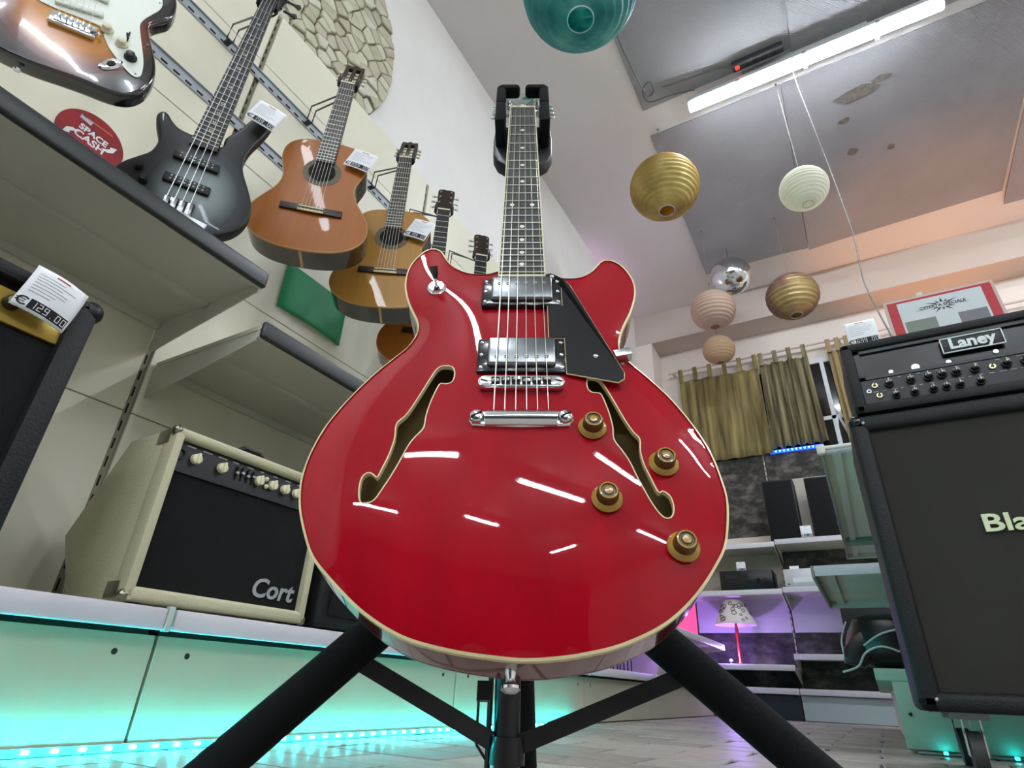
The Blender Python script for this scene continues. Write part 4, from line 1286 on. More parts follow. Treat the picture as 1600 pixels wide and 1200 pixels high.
# black amplifier at the left picture edge
la = thing('black_amplifier', 'black combo amplifier with gold control panel at the left edge', 'amplifier', (-1.135, .16, .2295))
mb = MB().box(-.28, 0, -.27, .222, .006, .49, bev=.016, seg=3); mb.build('cabinet', M_BTOLEX, la)
mb = MB().box(-.01, .022, -.27, -.245, .006, .49, bev=.010).box(-.01, .022, .180, .222, .006, .49, bev=.014).box(-.01, .022, -.27, .222, .462, .49, bev=.010).box(-.01, .022, -.27, .222, .006, .034, bev=.010)
mb.build('front_frame', M_BTOLEX, la)
MB().box(-.005, .008, -.246, .182, .032, .385).build('grille', M_GRILLE, la)
pn = MB().box(-.005, .010, -.246, .182, .39, .448, bev=.002).build('control_panel', mat('gold_panel', '#b59a4a', .3, metal=.7), la)
for y in (-.2, -.15, -.1, -.05, .0, .05, .1):
    MB().lathe([(.013, 0), (.012, .012), (0, .013)], 20, Matrix.Translation((.010, y, .425)) @ Matrix.Rotation(R(90), 4, 'Y')).build('knob', M_BLACK, pn)
    MB().lathe([(.009, .0), (.009, .003), (0, .0035)], 16, Matrix.Translation((.0225, y, .425)) @ Matrix.Rotation(R(90), 4, 'Y')).build('knob_cap', mat('gold_cap', '#d8c98a', .2, metal=.9), pn)
for y in (-.27, .222):
    for z in (.006, .49):
        MB().sphere((.004, y + (.01 if y < 0 else -.012), z + (.01 if z < .1 else -.014)), .021, 14, 10).build('corner_protector', M_BLACK, la)
for y in (-.2, .15):
    MB().box(-.25, -.02, y - .015, y + .015, -.001, .01).build('foot', M_BLACK, la)
price_tag('white price tag with price 129.00 on the black amplifier at the left edge', '129.00',
          Matrix.Translation((-1.098, .292, .636)) @ Matrix.Rotation(R(90), 4, 'Z') @ Matrix.Rotation(R(86), 4, 'X') @ Matrix.Rotation(R(-8), 4, 'Z'), .084, .084,
          lambda x, y: .012 * math.sin(y * 26) + .006 * math.cos(x * 40))

# black amplifier behind the red guitar
ba = thing('black_amplifier', 'black amplifier beside the cream one, mostly behind the red guitar', 'amplifier', (-1.13, 1.28, .2295))
MB().box(-.26, 0, -.235, .235, .006, .40, bev=.012, seg=3).build('cabinet', M_BTOLEX, ba)
MB().box(-.004, .006, -.205, .205, .035, .30).build('grille', M_GRILLE, ba)
MB().box(-.004, .008, -.205, .205, .315, .37, bev=.002).build('control_panel', mat('panel_black', '#101012', .35), ba)
for k in range(6):
    MB().cyl((.008, -.16 + k * .06, .343), (.02, -.16 + k * .06, .343), .011, n=14).build('knob', M_BLACKGL, ba)
for y in (-.18, .18):
    MB().box(-.23, -.03, y - .015, y + .015, -.001, .01).build('foot', M_BLACK, ba)

# thin black stands on the base shelf past the guitar
for k, y in enumerate((3.02, 3.12, 3.22, 3.34)):
    t = thing('wire_rack', ('nearest', 'second', 'third', 'farthest')[k] + ' thin black wire rack on the base shelf right of the guitar foot', 'rack', (-1.24, y, .2265), group='thin black wire racks')
    mb = MB().tube([(-.10, -.03, .004), (.08, -.03, .004), (.08, -.03, .22), (.0, -.03, .26)], .004, 6)
    mb.build('side_wire', M_WIRE, t)
    MB().tube([(-.10, .03, .004), (.08, .03, .004), (.08, .03, .22), (.0, .03, .26)], .004, 6).build('side_wire', M_WIRE, t)
    MB().tube([(.08, -.03, .12), (.08, .03, .12)], .004, 6).tube([(.0, -.03, .26), (.0, .03, .26)], .004, 6).tube([(-.1, -.03, .004), (-.1, .03, .004)], .004, 6).build('cross_wire', M_WIRE, t)

# ------------------------------------------------------------------ speaker cabinet and head on the right (fronts face -Y)
Mfr = lambda loc: Matrix.Translation(loc) @ Matrix.Rotation(R(90), 4, 'X')      # text plane facing -Y
cab = thing('speaker_cabinet', 'tall black speaker cabinet on casters lettered Blackstar at the right edge', 'speaker cabinet', (.455, 1.76, 0))
CW, CZ0, CZ1 = .385, .118, .838
MB().box(-CW, CW, .0, .35, CZ0, CZ1, bev=.018, seg=4).build('shell', M_BTOLEX, cab)
mb = MB()
mb.box(-CW, -CW + .045, -.022, .03, CZ0, CZ1, bev=.014, seg=3).box(CW - .045, CW, -.022, .03, CZ0, CZ1, bev=.014, seg=3)
mb.box(-CW, CW, -.022, .03, CZ1 - .045, CZ1, bev=.014, seg=3).box(-CW, CW, -.022, .03, CZ0, CZ0 + .04, bev=.014, seg=3)
mb.build('front_frame', M_BTOLEX, cab)
MB().box(-CW + .04, CW - .04, -.004, .01, CZ0 + .035, CZ1 - .04).build('grille', mat('cab_grille', '#302d28', .9, bump=.4, bscale=420, noise=.15, nscale=4), cab)
text('lettering', 'Blackstar', .058, mat('logo_pale', '#d5dcb4', .4), cab, Mfr((-.165, -.008, .520)) @ Matrix.Diagonal((1.32, 1, 1, 1)), align='LEFT', extrude=.003, bold=.0012)
for x in (-CW + .03, CW - .03):
    for z in (CZ0 + .024, CZ1 - .024):
        cp = MB().sphere((x - (.012 if x < 0 else -.012), -.005, z + (-.008 if z < .4 else .008)), .017 if z < .4 else .021, 16, 10).build('corner_protector', M_BLACKGL, cab)
        MB().sphere((x + (.004 if x < 0 else -.004), -.022, z), .005, 10, 6).build('corner_screw', M_STEEL, cab)
for x in (-.295, .30):
    for y in (.05, .29):
        c = MB().box(x - .035, x + .035, y - .03, y + .03, .105, .120).build('caster', mat('caster_plate', '#8d8f90', .35, metal=.8), cab)
        MB().cyl((x - .013, y + .01, .042), (x + .013, y + .01, .042), .041, n=24).build('wheel', mat('wheel_grey', '#3c3b39', .6), c)
        mb = MB()
        for s in (-1, 1):
            mb.bar((x + s * .017, y - .008, .112), (x + s * .017, y + .01, .036), .022, .003, up=(1, 0, 0))
        mb.build('fork', M_CHROME, c)

hd = thing('amplifier_head', 'black amplifier head lettered Laney standing on the speaker cabinet', 'amplifier', (.440, 1.765, .8395))
HW = .345
mb = MB().box(-HW, HW, .0, .26, .006, .232, bev=.014, seg=3); mb.build('shell', M_BTOLEX, hd)
mb = MB().box(-HW, -HW + .030, -.02, .02, .006, .232, bev=.009).box(HW - .030, HW, -.02, .02, .006, .232, bev=.009).box(-HW, HW, -.02, .02, .206, .232, bev=.009).box(-HW, HW, -.02, .02, .006, .036, bev=.009)
mb.build('front_frame', M_BTOLEX, hd)
mb = MB().box(-HW + .03, HW - .03, -.010, .004, .110, .119).box(-HW + .03, HW - .03, -.010, .004, .196, .206).box(-HW + .03, -HW + .045, -.010, .004, .11, .206).box(HW - .045, HW - .03, -.010, .004, .11, .206)
mb.build('window_frame', mat('head_frame', '#24262a', .35), hd)
MB().box(-HW + .044, HW - .044, -.002, .004, .118, .198).build('mesh_window', mat('mesh_black', '#050505', .25), hd)
pn = MB().box(-HW + .03, HW - .03, -.008, .004, .036, .108).build('control_panel', mat('panel_graphite', '#1b1b1d', .35), hd)
lg = MB().box(-.106, .030, -.016, -.010, .146, .189, bev=.002).build('badge', M_BLACK, hd)
text('lettering', 'Laney', .044, mat('logo_white', '#d9e2df', .4), lg, Mfr((-.038, -.0165, .169)), extrude=.0012, bold=.0014)
mb = MB()
for b in ((-.106, .030, .1445, .147), (-.106, .030, .188, .1905), (-.107, -.1045, .1445, .1905), (.0285, .031, .1445, .1905)):
    mb.box(b[0], b[1], -.018, -.014, b[2], b[3])
mb.build('badge_border', mat('logo_white', '#d9e2df', .4), lg)
def head_knob(x, z, r=.0105):
    k = MB().lathe([(r * 1.15, 0), (r * 1.1, .006), (r * .85, .007), (r * .75, .017), (0, .018)], 20, Matrix.Translation((x, -.008, z)) @ Matrix.Rotation(R(90), 4, 'X')).build('knob', M_BLACKGL, pn)
    MB().box(x - .0010, x + .0010, -.027, -.024, z, z + r).build('pointer', mat('pointer_white', '#c9c4b0', .4), pn)
for x in (-.248, -.197, -.156, -.125, -.093, -.052, .015, .055, .10, .15, .2, .25):
    head_knob(x, .088)
for x in (-.240, -.196, -.153, -.124, -.094, -.050, .10, .15, .2):
    head_knob(x, .050, .0095)
for (x, z) in ((-.283, .088), (-.278, .056), (-.015, .086)):
    MB().lathe([(.0075, 0), (.0075, .005), (.004, .005), (.0035, .001)], 18, Matrix.Translation((x, -.008, z)) @ Matrix.Rotation(R(90), 4, 'X'), cap=False).build('jack', mat('jack_brass', '#d8cf9c', .25, metal=.8), pn)
    MB().cyl((x, -.008, z), (x, -.022, z + .006), .002, n=8).build('toggle', M_CHROME, pn)
MB().lathe([(.006, 0), (.006, .003), (.003, .003)], 18, Matrix.Translation((-.30, -.008, .074)) @ Matrix.Rotation(R(90), 4, 'X'), cap=False).build('input_jack', M_STEEL, pn)
mb = MB()
rr = random.Random(9)
for k in range(26):
    x = -.29 + k * .022
    mb.box(x, x + rr.uniform(.006, .016), -.0088, -.0078, .069, .0705)
    if k % 2: mb.box(x, x + rr.uniform(.005, .012), -.0088, -.0078, .104, .1052)
mb.build('panel_print', M_INKG, pn)
for (x, z) in ((-.235, .125), (-.176, .126), (-.10, .124), (.005, .130)):
    MB().cyl((x, -.006, z), (x, .002, z), .006 if x != -.176 else .010, n=14).build('valve_glint', M_STEEL, hd)
for x in (-.3, .3):
    for y in (.03, .23):
        MB().cyl((x, y, -.001), (x, y, .01), .014, n=14).build('foot', M_BLACK, hd)

price_tag('white curled price tag standing on top of the Laney head', '699.00', Matrix.Translation((.165, 1.772, 1.0725)) @ Matrix.Rotation(R(88), 4, 'X'), .082, .098,
          lambda x, y: -.022 * (y / .1) ** 3)
price_tag('white price tag at the right picture edge on top of the head', '399.00', Matrix.Translation((.665, 1.86, 1.0725)) @ Matrix.Rotation(R(80), 4, 'X'), .088, .12, lambda x, y: -.02 * (y / .1) ** 2)

po = thing('offer_sign', 'clear framed sign reading OFFERTA SPECIALE with red sides behind the amplifier head', 'sign', (.420, 1.975, 1.0725), (R(-4), 0, 0))
MB().box(-.155, .145, .0, .003, .0, .262, bev=.001, seg=1).build('backing', mat('acrylic_rim', '#c8b8ac', .15, coat=.5), po)
MB().box(-.145, .136, -.0012, .0, .004, .252).build('red_border', mat('sign_red', '#b3202e', .5), po)
MB().box(-.118, .110, -.0022, -.001, .004, .243).build('sheet', mat('sign_paper', '#c9d0d0', .6), po)
mb = MB()
for k in range(14):
    a = 2 * math.pi * (k + .5) / 14
    for_ = (.046 if k % 2 else .034) * (1.25 if abs(math.cos(a)) > .8 else 1)
    pts = [(.012 * math.cos(a - .2) * 1.6, .205 + .012 * math.sin(a - .2)), (for_ * math.cos(a) * 1.2, .205 + for_ * math.sin(a) * .62), (.012 * math.cos(a + .2) * 1.6, .205 + .012 * math.sin(a + .2))]
    mb.prism([(p[0], p[1]) for p in pts], .0022, .0026, M=Matrix.Rotation(R(90), 4, 'X'))
mb.build('starburst', M_INK, po)
MB().prism([(-.072, .199), (.072, .199), (.072, .211), (-.072, .211)], .0024, .0030, M=Matrix.Rotation(R(90), 4, 'X')).build('banner', mat('sign_paper', '#c9d0d0', .6), po)
text('lettering', 'OFFERTA SPECIALE', .0145, M_INK, po, Mfr((0, -.0032, .2045)), extrude=.0002, bold=.0003)
MB().box(-.112, -.028, -.0026, -.002, .06, .165).build('photo_block', mat('sign_grey', '#7d8578', .6), po)
MB().box(.030, .104, -.0026, -.002, .09, .162).build('photo_block', mat('sign_grey2', '#77757a', .6), po)
MB().box(-.08, -.055, -.003, -.0024, .118, .1205).build('caption', M_PAPER, po)
MB().box(-.155, .145, -.03, .04, -.0005, .004).build('foot', mat('acrylic_rim', '#c8b8ac', .15, coat=.5), po)

# ------------------------------------------------------------------ right-hand shelving whose end faces the camera
rg = thing('shelving_bay', 'mint lit shop shelving end behind the speaker cabinet', 'shelving', (.0, 2.4, 0))
YG = 2.4
MB().box(.035, .90, YG, YG + .018, .012, .200, bev=.002).build('end_panel', mat('shaded_mint_enamel', '#8fb09a', .45), rg, world=True)  # shade of the cabinet and teal glow are put into this enamel colour
MB().box(-.008, .90, YG - .004, YG + 2.3, .196, .232, bev=.003).build('base_shelf', mat('shaded_mint_enamel', '#8fb09a', .45), rg, world=True)
MB().box(.05, .065, YG + .02, YG + 2.3, .01, .195).build('kick_panel', M_CREAM, rg, world=True)
for (x, z) in ((.065, .105), (.086, .214)):
    MB().cyl((x, YG - .006, z), (x, YG + .001, z), .005, n=12).build('hole', M_SLOT, rg, world=True)
M_GLSH = mat('shelf_mint', '#d3dac8', .45, noise=.06, nscale=5)
def rshelf(x0, z, y1, lipw=.03):
    MB().box(x0 + .01, .44, YG, y1, z - .010, z, bev=.001, seg=1).build('shelf', M_GLSH, rg, world=True)
    MB().box(x0, x0 + .012, YG, y1, z - .036, z + .008, bev=.004).build('lip', mat('lip_grey', '#8a8b80', .5), rg, world=True)
    MB().box(x0 + .012, .44, YG - .004, YG, z - .030, z + .006, bev=.001).build('shelf_end', M_WHITEMET, rg, world=True)
    mb = MB().box(x0 + .04, x0 + .07, YG + .02, y1 - .02, z - .022, z - .010)
    mb.build('stiffener', M_CREAMD, rg, world=True)
    MB().box(x0, .44, y1 - .035, y1, z - .036, z - .010).build('far_rim', M_CREAMD, rg, world=True)
rshelf(-.022, 1.0, 4.45)
rshelf(-.135, .555, 3.25)
MB().box(.44, .46, YG + .01, YG + 2.3, .23, 1.6).build('back_panel', M_GLSH, rg, world=True)
MB().box(.0, .44, 3.95, 4.05, .965, .985).build('cross_bar', mat('mint_bar', '#6f9a86', .5), rg, world=True)
# white fitting on the near end of the upper shelf
wf = thing('plastic_fitting', 'white plastic clip and tube at the upper shelf corner', 'fitting', (-.02, 2.39, 1.0085))
mb = MB().box(-.012, .018, -.03, -.006, -.045, -.006, bev=.006); mb.build('clip', mat('white_plastic', '#e6dfd0', .4), wf)
MB().tube([(.01, -.018, -.02), (.03, -.018, -.022), (.2, -.018, -.022)], .008, 10).build('tube', mat('white_plastic', '#e6dfd0', .4), wf)
led_dim = MB().box(0, .007, -.005, .005, -.003, .003).mesh('led', mat('teal_led_dim', '#c8ffff', .4, emit='#14f0ff', estr=12))
# teal strip at its foot
t = thing('light_strip', 'short teal light strip on the floor behind the cabinet casters', 'light strip', (.06, 2.375, .004))
MB().box(0, .75, 0, .008, 0, .005).build('ribbon', mat('strip_ribbon', '#7fa8a6', .5), t)
for k in range(4):
    put('led', led_dim, t, loc=(.07 + k * .166, .003, .008), rot=(0, R(90), R(90)))

# black bag on the base shelf
bag = thing('black_bag', 'shiny black bag with pale piping on the base shelf behind the cabinet', 'bag', (.10, 2.56, .2335))
mb = MB()
n, m = 18, 12
vv, ff = [], []
for i in range(n):
    for k in range(m + 1):
        a, b = 2 * math.pi * i / n, math.pi * k / m - math.pi / 2
        rr_ = 1 + .10 * math.sin(3 * a + 2 * b) + .06 * math.sin(5 * b + a)
        x, y, z = math.cos(a) * math.cos(b) * rr_, math.sin(a) * math.cos(b) * rr_, math.sin(b)
        sx = lambda v, p: math.copysign(abs(v) ** p, v)
        vv.append((.155 * sx(x, .7) - .02, .12 * sx(y, .7), .09 + .088 * sx(z, .6)))
for i in range(n):
    for k in range(m):
        ff.append((i * (m + 1) + k, ((i + 1) % n) * (m + 1) + k, ((i + 1) % n) * (m + 1) + k + 1, i * (m + 1) + k + 1))
mb.add(vv, ff)
mb.build('pouch', mat('bag_black', '#0a0a0b', .3, bump=.4, bscale=25), bag)
M_PIPE = mat('bag_piping', '#a9b8b2', .3)
MB().tube(spline([(-.12, -.10, .07), (-.06, -.125, .105), (.02, -.13, .12), (.12, -.12, .112)], 6, closed=False), .0035, 8).build('piping', M_PIPE, bag)
MB().tube(spline([(-.20, -.08, -.012), (-.15, -.11, .005), (-.12, -.125, .045), (-.07, -.13, .065), (-.02, -.125, .05)], 6, closed=False), .0035, 8).build('piping', M_PIPE, bag)
MB().tube(spline([(-.16, -.06, .15), (-.185, -.07, .09), (-.185, -.09, .035)], 6, closed=False), .003, 8).build('piping', M_PIPE, bag)
mb = MB(); mb.prism([(-.19, .015), (-.13, .0), (-.08, .05), (-.06, .10), (-.10, .13), (-.15, .10), (-.185, .06)], -.02, .02, bev=.012, M=Matrix.Translation((0, -.08, 0)) @ Matrix.Rotation(R(90), 4, 'X'))
mb.build('flap', mat('bag_black', '#0a0a0b', .3), bag)

# ------------------------------------------------------------------ far shelving
YF_, YBK = 5.30, 5.68
def stone_paper(name, scale=9):
    m = bpy.data.materials.new(name); m.use_nodes = True
    nt = m.node_tree; b = nt.nodes['Principled BSDF']; b.inputs['Roughness'].default_value = .7
    tc = nt.nodes.new('ShaderNodeTexCoord'); mp = nt.nodes.new('ShaderNodeMapping'); mp.inputs['Scale'].default_value = (1, 1, 1.6)
    v = nt.nodes.new('ShaderNodeTexNoise'); v.inputs['Scale'].default_value = scale; v.inputs['Detail'].default_value = 6; v.inputs['Roughness'].default_value = .65
    r = nt.nodes.new('ShaderNodeValToRGB')
    e = r.color_ramp.elements
    e[0].position, e[0].color = .36, lin('#15130f'); e[1].position, e[1].color = .68, lin('#6b6560')
    x = e.new(.5); x.color = lin('#37332e')
    nt.links.new(tc.outputs['Object'], mp.inputs[0]); nt.links.new(mp.outputs[0], v.inputs['Vector']); nt.links.new(v.outputs['Fac'], r.inputs[0]); nt.links.new(r.outputs[0], b.inputs['Base Color'])
    MATS[name] = m
    return m
M_STONEP = stone_paper('stone_print')
M_DARKP = stone_paper('dark_print', 5)
fb1 = thing('shelving_bay', 'far wall shelving bay with table lamp and black receiver', 'shelving', (-1.5, YF_, 0), group='far wall shelving')
fb2 = thing('shelving_bay', 'far wall shelving bay with the two black loudspeakers', 'shelving', (-.53, YF_, 0), group='far wall shelving')
M_PLAIN = mat('plain_panel', '#b9b3a6', .6, noise=.05, nscale=4)
M_LILAC = mat('white_panel', '#cfc9d2', .6)
def far_bay(t, x0, x1, levels, panels, kick):
    for (za, zb, m) in panels:
        MB().box(x0 + .006, x1 - .006, YBK, YBK + .018, za + .002, zb - .002).build('back_panel', m, t, world=True)
    for z in levels:
        MB().box(x0 + .004, x1 - .004, YF_ + .01, YBK, z - .018, z).build('shelf', M_CREAMD, t, world=True)
        MB().box(x0 + .002, x1 - .002, YF_ - .004, YF_ + .010, z - .030, z + .012, bev=.004).build('lip', M_WHITEMET, t, world=True)
        for xx in (x0 + .006, x1 - .010):
            MB().prism([(YF_ + .02, z - .035), (YBK, z - .12), (YBK, z), (YF_ + .02, z)], xx, xx + .004, M=Matrix(((0, 0, 1, 0), (1, 0, 0, 0), (0, 1, 0, 0), (0, 0, 0, 1)))).build('bracket', M_CREAMD, t, world=True)
    MB().box(x0 + .004, x1 - .004, YF_ + .03, YF_ + .045, .004, .165).build('kick_panel', kick, t, world=True)
    MB().box(x0 + .01, x1 - .01, YF_ + .05, YBK, .0, .165).build('plinth', mat('plinth_dark', '#2a2a26', .8), t, world=True)
    up = MB().box(x1 - .014, x1 - .001, YBK - .006, YBK + .02, 0, 2.2).build('upright', mat('upright_far', '#6f6a5e', .6), t, world=True)
    mb = MB(); z = .25
    while z < 2.15:
        mb.box(x1 - .011, x1 - .004, YBK - .0075, YBK - .005, z, z + .03); z += .05
    o = mb.build('slot_row', mat('slot_pale', '#d8d2c6', .6) if x1 < 0 else M_SLOT, t, world=True); o['kind'] = 'stuff'
far_bay(fb1, -1.44, -.53, (.20, .36, .915, 1.29), [(.2, .36, M_DARKP), (.36, .63, M_DARKP), (.63, .94, M_LILAC), (.94, 1.30, M_PLAIN), (1.30, 1.44, M_WALL2), (1.44, 2.21, M_STONEP)], mat('kick_navy', '#1c1f2b', .5))
far_bay(fb2, -.53, .47, (.20, .437, .925, 1.305), [(.2, .44, M_DARKP), (.44, .63, M_DARKP), (.63, .94, M_LILAC), (.94, 1.31, M_DARKP), (1.31, 1.94, M_PLAIN), (1.94, 2.21, M_STONEP)], mat('kick_bluegrey', '#a9b4b8', .5))
# dark tall cover at the right end of the lower shelf
dk = thing('black_board', 'tall black board leaning at the right end of the far lower shelf', 'board', (-.06, 5.33, .4375))
MB().box(-.09, .42, .0, .03, 0, .46, bev=.003).build('board', mat('board_navy', '#0c0c12', .5), dk)
# blue light strip on top of the far panel
t = thing('light_strip', 'blue glowing light strip along the top of the far shelving', 'light strip', (-.47, YBK - .005, 2.215))
MB().box(0, .46, -.01, .0, -.016, .016).build('ribbon', mat('blue_ribbon', '#0b2a8a', .5, emit='#1240ff', estr=.9), t)
bl = MB().prism([(-.010, .008), (.010, .008), (0, -.010)], -.002, .002, M=Matrix.Rotation(R(90), 4, 'X')).mesh('led', mat('blue_led', '#9ad8ff', .4, emit='#3ea6ff', estr=4))
for k in range(13):
    put('led', bl, t, loc=(.018 + k * .0355, -.0125, 0))

# loudspeakers
for k, (x, z1) in enumerate(((-.432, 1.84), (-.115, 1.83))):
    t = thing('loudspeaker', ('left' if k == 0 else 'right') + ' one of two black loudspeakers on the far shelf under the blue strip', 'loudspeaker', (x, 5.34, 1.3055), group='far loudspeakers')
    w = .125 if k == 0 else .105
    MB().box(-w, w, 0, .22, 0, z1 - 1.31, bev=.006).build('cabinet', mat('speaker_black', '#060608', .5), t)
    MB().box(-w + .012, w - .012, -.012, .0, .012, z1 - 1.325, bev=.003).build('grille', mat('speaker_cloth', '#08080c', .9), t)
    if k == 1:
        MB().box(w - .03, w - .012, -.0135, -.012, .10, .12).build('badge', mat('badge_violet', '#3b2f66', .4), t)
price_tag('small white price tag on the far shelf between the two loudspeakers', '89.00', Matrix.Translation((-.275, 5.295, 1.320)) @ Matrix.Rotation(R(86), 4, 'X'), .082, .092, lines=2)
# receivers
t = thing('receiver', 'black audio receiver on the far shelf above the table lamp', 'receiver', (-.80, 5.34, .9155))
MB().box(-.21, .21, 0, .28, .018, .175, bev=.004).build('case', mat('receiver_black', '#07080b', .35), t)
MB().box(-.205, .205, -.008, .0, .022, .170, bev=.002).build('front_panel', mat('receiver_front', '#0a0b10', .3), t)
MB().box(-.16, .02, -.010, -.008, .11, .145).build('display', M_BLACKGL, t)
for x in (.10, .15):
    MB().cyl((x, -.008, .09), (x, -.02, .09), .014, n=16).build('knob', M_BLACKGL, t)
for x in (-.15, .15):
    for y in (.04, .24):
        MB().cyl((x, y, -.0005), (x, y, .02), .02, n=14).build('foot', M_STEEL, t)
price_tag('small white price tag standing on the black receiver', '79.00', Matrix.Translation((-.83, 5.36, 1.0905)) @ Matrix.Rotation(R(84), 4, 'X'), .075, .075, lines=2)
t = thing('receiver', 'silver audio receiver with a round knob on the far shelf', 'receiver', (-.29, 5.335, .9255))
M_SILV = mat('receiver_silver', '#c3c3c9', .35, metal=.3)
MB().box(-.215, .215, 0, .28, .012, .155, bev=.004).build('case', M_SILV, t)
MB().box(-.21, .21, -.008, .0, .015, .152, bev=.002).build('front_panel', M_SILV, t)
MB().cyl((.13, -.008, .112), (.13, -.03, .112), .026, n=28).build('volume_knob', M_STEEL, t)
MB().box(.03, .14, -.0095, -.008, .045, .072).build('display', M_BLACKGL, t)
MB().box(-.15, .0, -.0095, -.008, .048, .085).build('flap', mat('receiver_flap', '#d6d6da', .3), t)
MB().cyl((-.185, -.008, .035), (-.185, -.012, .035), .007, n=12).build('jack', M_BLACK, t)
for x in (-.16, .16):
    for y in (.04, .24):
        MB().cyl((x, y, -.0005), (x, y, .014), .02, n=14).build('foot', M_BLACK, t)
price_tag('flat white slip on the silver receiver', '69.00', Matrix.Translation((-.42, 5.37, 1.0825)) @ Matrix.Rotation(R(70), 4, 'X'), .07, .03, lines=1, band=False)

# table lamp with patterned shade, violet spotlight at its foot
t = thing('table_lamp', 'small table lamp with white ring-patterned shade and red stem', 'lamp', (-.945, 5.43, .3605))
MB().lathe([(.055, 0), (.055, .008), (.02, .02), (.012, .04), (.014, .1), (.009, .2), (.016, .27), (.010, .31), (.010, .35)], 24).build('stem', mat('red_wood', '#8c1f1c', .25, coat=.6), t)
shp = [(.060, .505), (.075, .500), (.082, .485), (.125, .40), (.165, .318), (.168, .308)]
sh_ = MB().lathe(shp, 40, cap=False).build('lamp_shade', mat('shade_cloth', '#d8cfce', .8), t)
s_ = sh_.modifiers.new('thick', 'SOLIDIFY'); s_.thickness = .003
rr = random.Random(4)
for k in range(70):
    a = rr.uniform(0, 2 * math.pi)
    z = rr.uniform(.335, .475)
    r0 = np.interp(z, [.318, .40, .485], [.165, .125, .082]) + .002
    rad = rr.choice((.014, .010, .018))
    cpt = Vector((r0 * math.cos(a), r0 * math.sin(a), z))
    nrm = Vector((math.cos(a), math.sin(a), .5)).normalized()
    tx = Vector((-math.sin(a), math.cos(a), 0)); ty = nrm.cross(tx)
    MB().tube([cpt + rad * (math.cos(q * math.pi / 7) * tx + math.sin(q * math.pi / 7) * ty) for q in range(14)], .0030, 5, closed=True).build('ring_print', mat('print_grey', '#6a6264', .8), sh_)
t = thing('spotlight', 'tiny violet spotlight glowing at the foot of the table lamp', 'spotlight', (-1.005, 5.36, .3605))
MB().lathe([(.022, 0), (.024, .012), (.018, .03), (.016, .032)], 20).build('body', M_BLACK, t)
MB().sphere((0, 0, .036), .013, 14, 8).build('bulb', mat('violet_glow', '#b070ff', .4, emit='#7a2cff', estr=20), t)
lp = bpy.data.lights.new('violet_light', 'POINT'); lp.energy = 2.4; lp.color = (.42, .22, 1.0); lp.shadow_soft_size = .02
lo = bpy.data.objects.new('violet_light', lp); COL.objects.link(lo); lo.parent = t; lo.location = (0, -.05, .10)
t = thing('glow_panel', 'glowing pink panel at the left end of the far shelving', 'light panel', (-1.33, 5.33, .3605))
MB().box(-.10, .10, 0, .02, 0, .52, bev=.004).build('frame', M_BLACK, t)
MB().box(-.09, .09, -.004, .0, .22, .51).build('panel', mat('pink_glow', '#ff5a8c', .4, emit='#ff2e6a', estr=.4), t)

# ------------------------------------------------------------------ window, rod and curtains
YW = Y_FAR - .012
win = thing('window_1', 'dark window with white frame behind the curtains', 'window', (.1, YW, 2.15))
del win['category']; win['kind'] = 'structure'
M_WHITE = mat('window_white', '#d9dcdd', .4)
MB().box(-1.0, 1.5, 0, .008, .05, .97).build('pane', mat('night_glass', '#1a1813', .12, coat=.3), win)
mb = MB().box(-1.02, 1.52, -.02, .0, .94, .99).box(-1.02, 1.52, -.02, .0, .02, .07).box(-1.02, -.97, -.02, .0, .02, .99).box(1.47, 1.52, -.02, .0, .02, .99)
mb.build('window_frame', M_WHITE, win)
mb = MB()
for x in (-.45, .03, .55, 1.0):
    mb.box(x - .018, x + .018, -.022, -.002, .06, .96)
mb.box(-1.0, 1.5, -.022, -.002, .33, .365)
mb.build('mullion', M_WHITE, win)
mb = MB(); mb.bar((.05, -.015, .34), (.02, -.015, .10), .02, .03, up=(0, 1, 0)).bar((.07, -.015, .34), (.13, -.015, .10), .02, .03, up=(0, 1, 0))
mb.build('window_stay', M_WHITE, win)
ROD_Z, ROD_Y = 3.27, 5.655
t = thing('curtain_rod', 'thin pale curtain rod across the far wall', 'curtain rod', (.2, ROD_Y, ROD_Z))
MB().cyl((-1.55, 0, 0), (1.7, 0, 0), .011, n=14).build('rod', mat('rod_pale', '#c9b4aa', .4), t)
for x in (-1.5, .12, 1.65):
    MB().box(x - .015, x + .015, .0, .095, -.012, .012).build('bracket', M_WHITE, t)
M_CURT = mat('curtain_cloth', '#a39462', .9, noise=.5, nscale=5, stretch=(4, 1, .3), color2='#52462a')
M_CURT2 = mat('curtain_cloth_grey', '#9c9270', .9, noise=.5, nscale=6, stretch=(5, 1, .3), color2='#463c28')
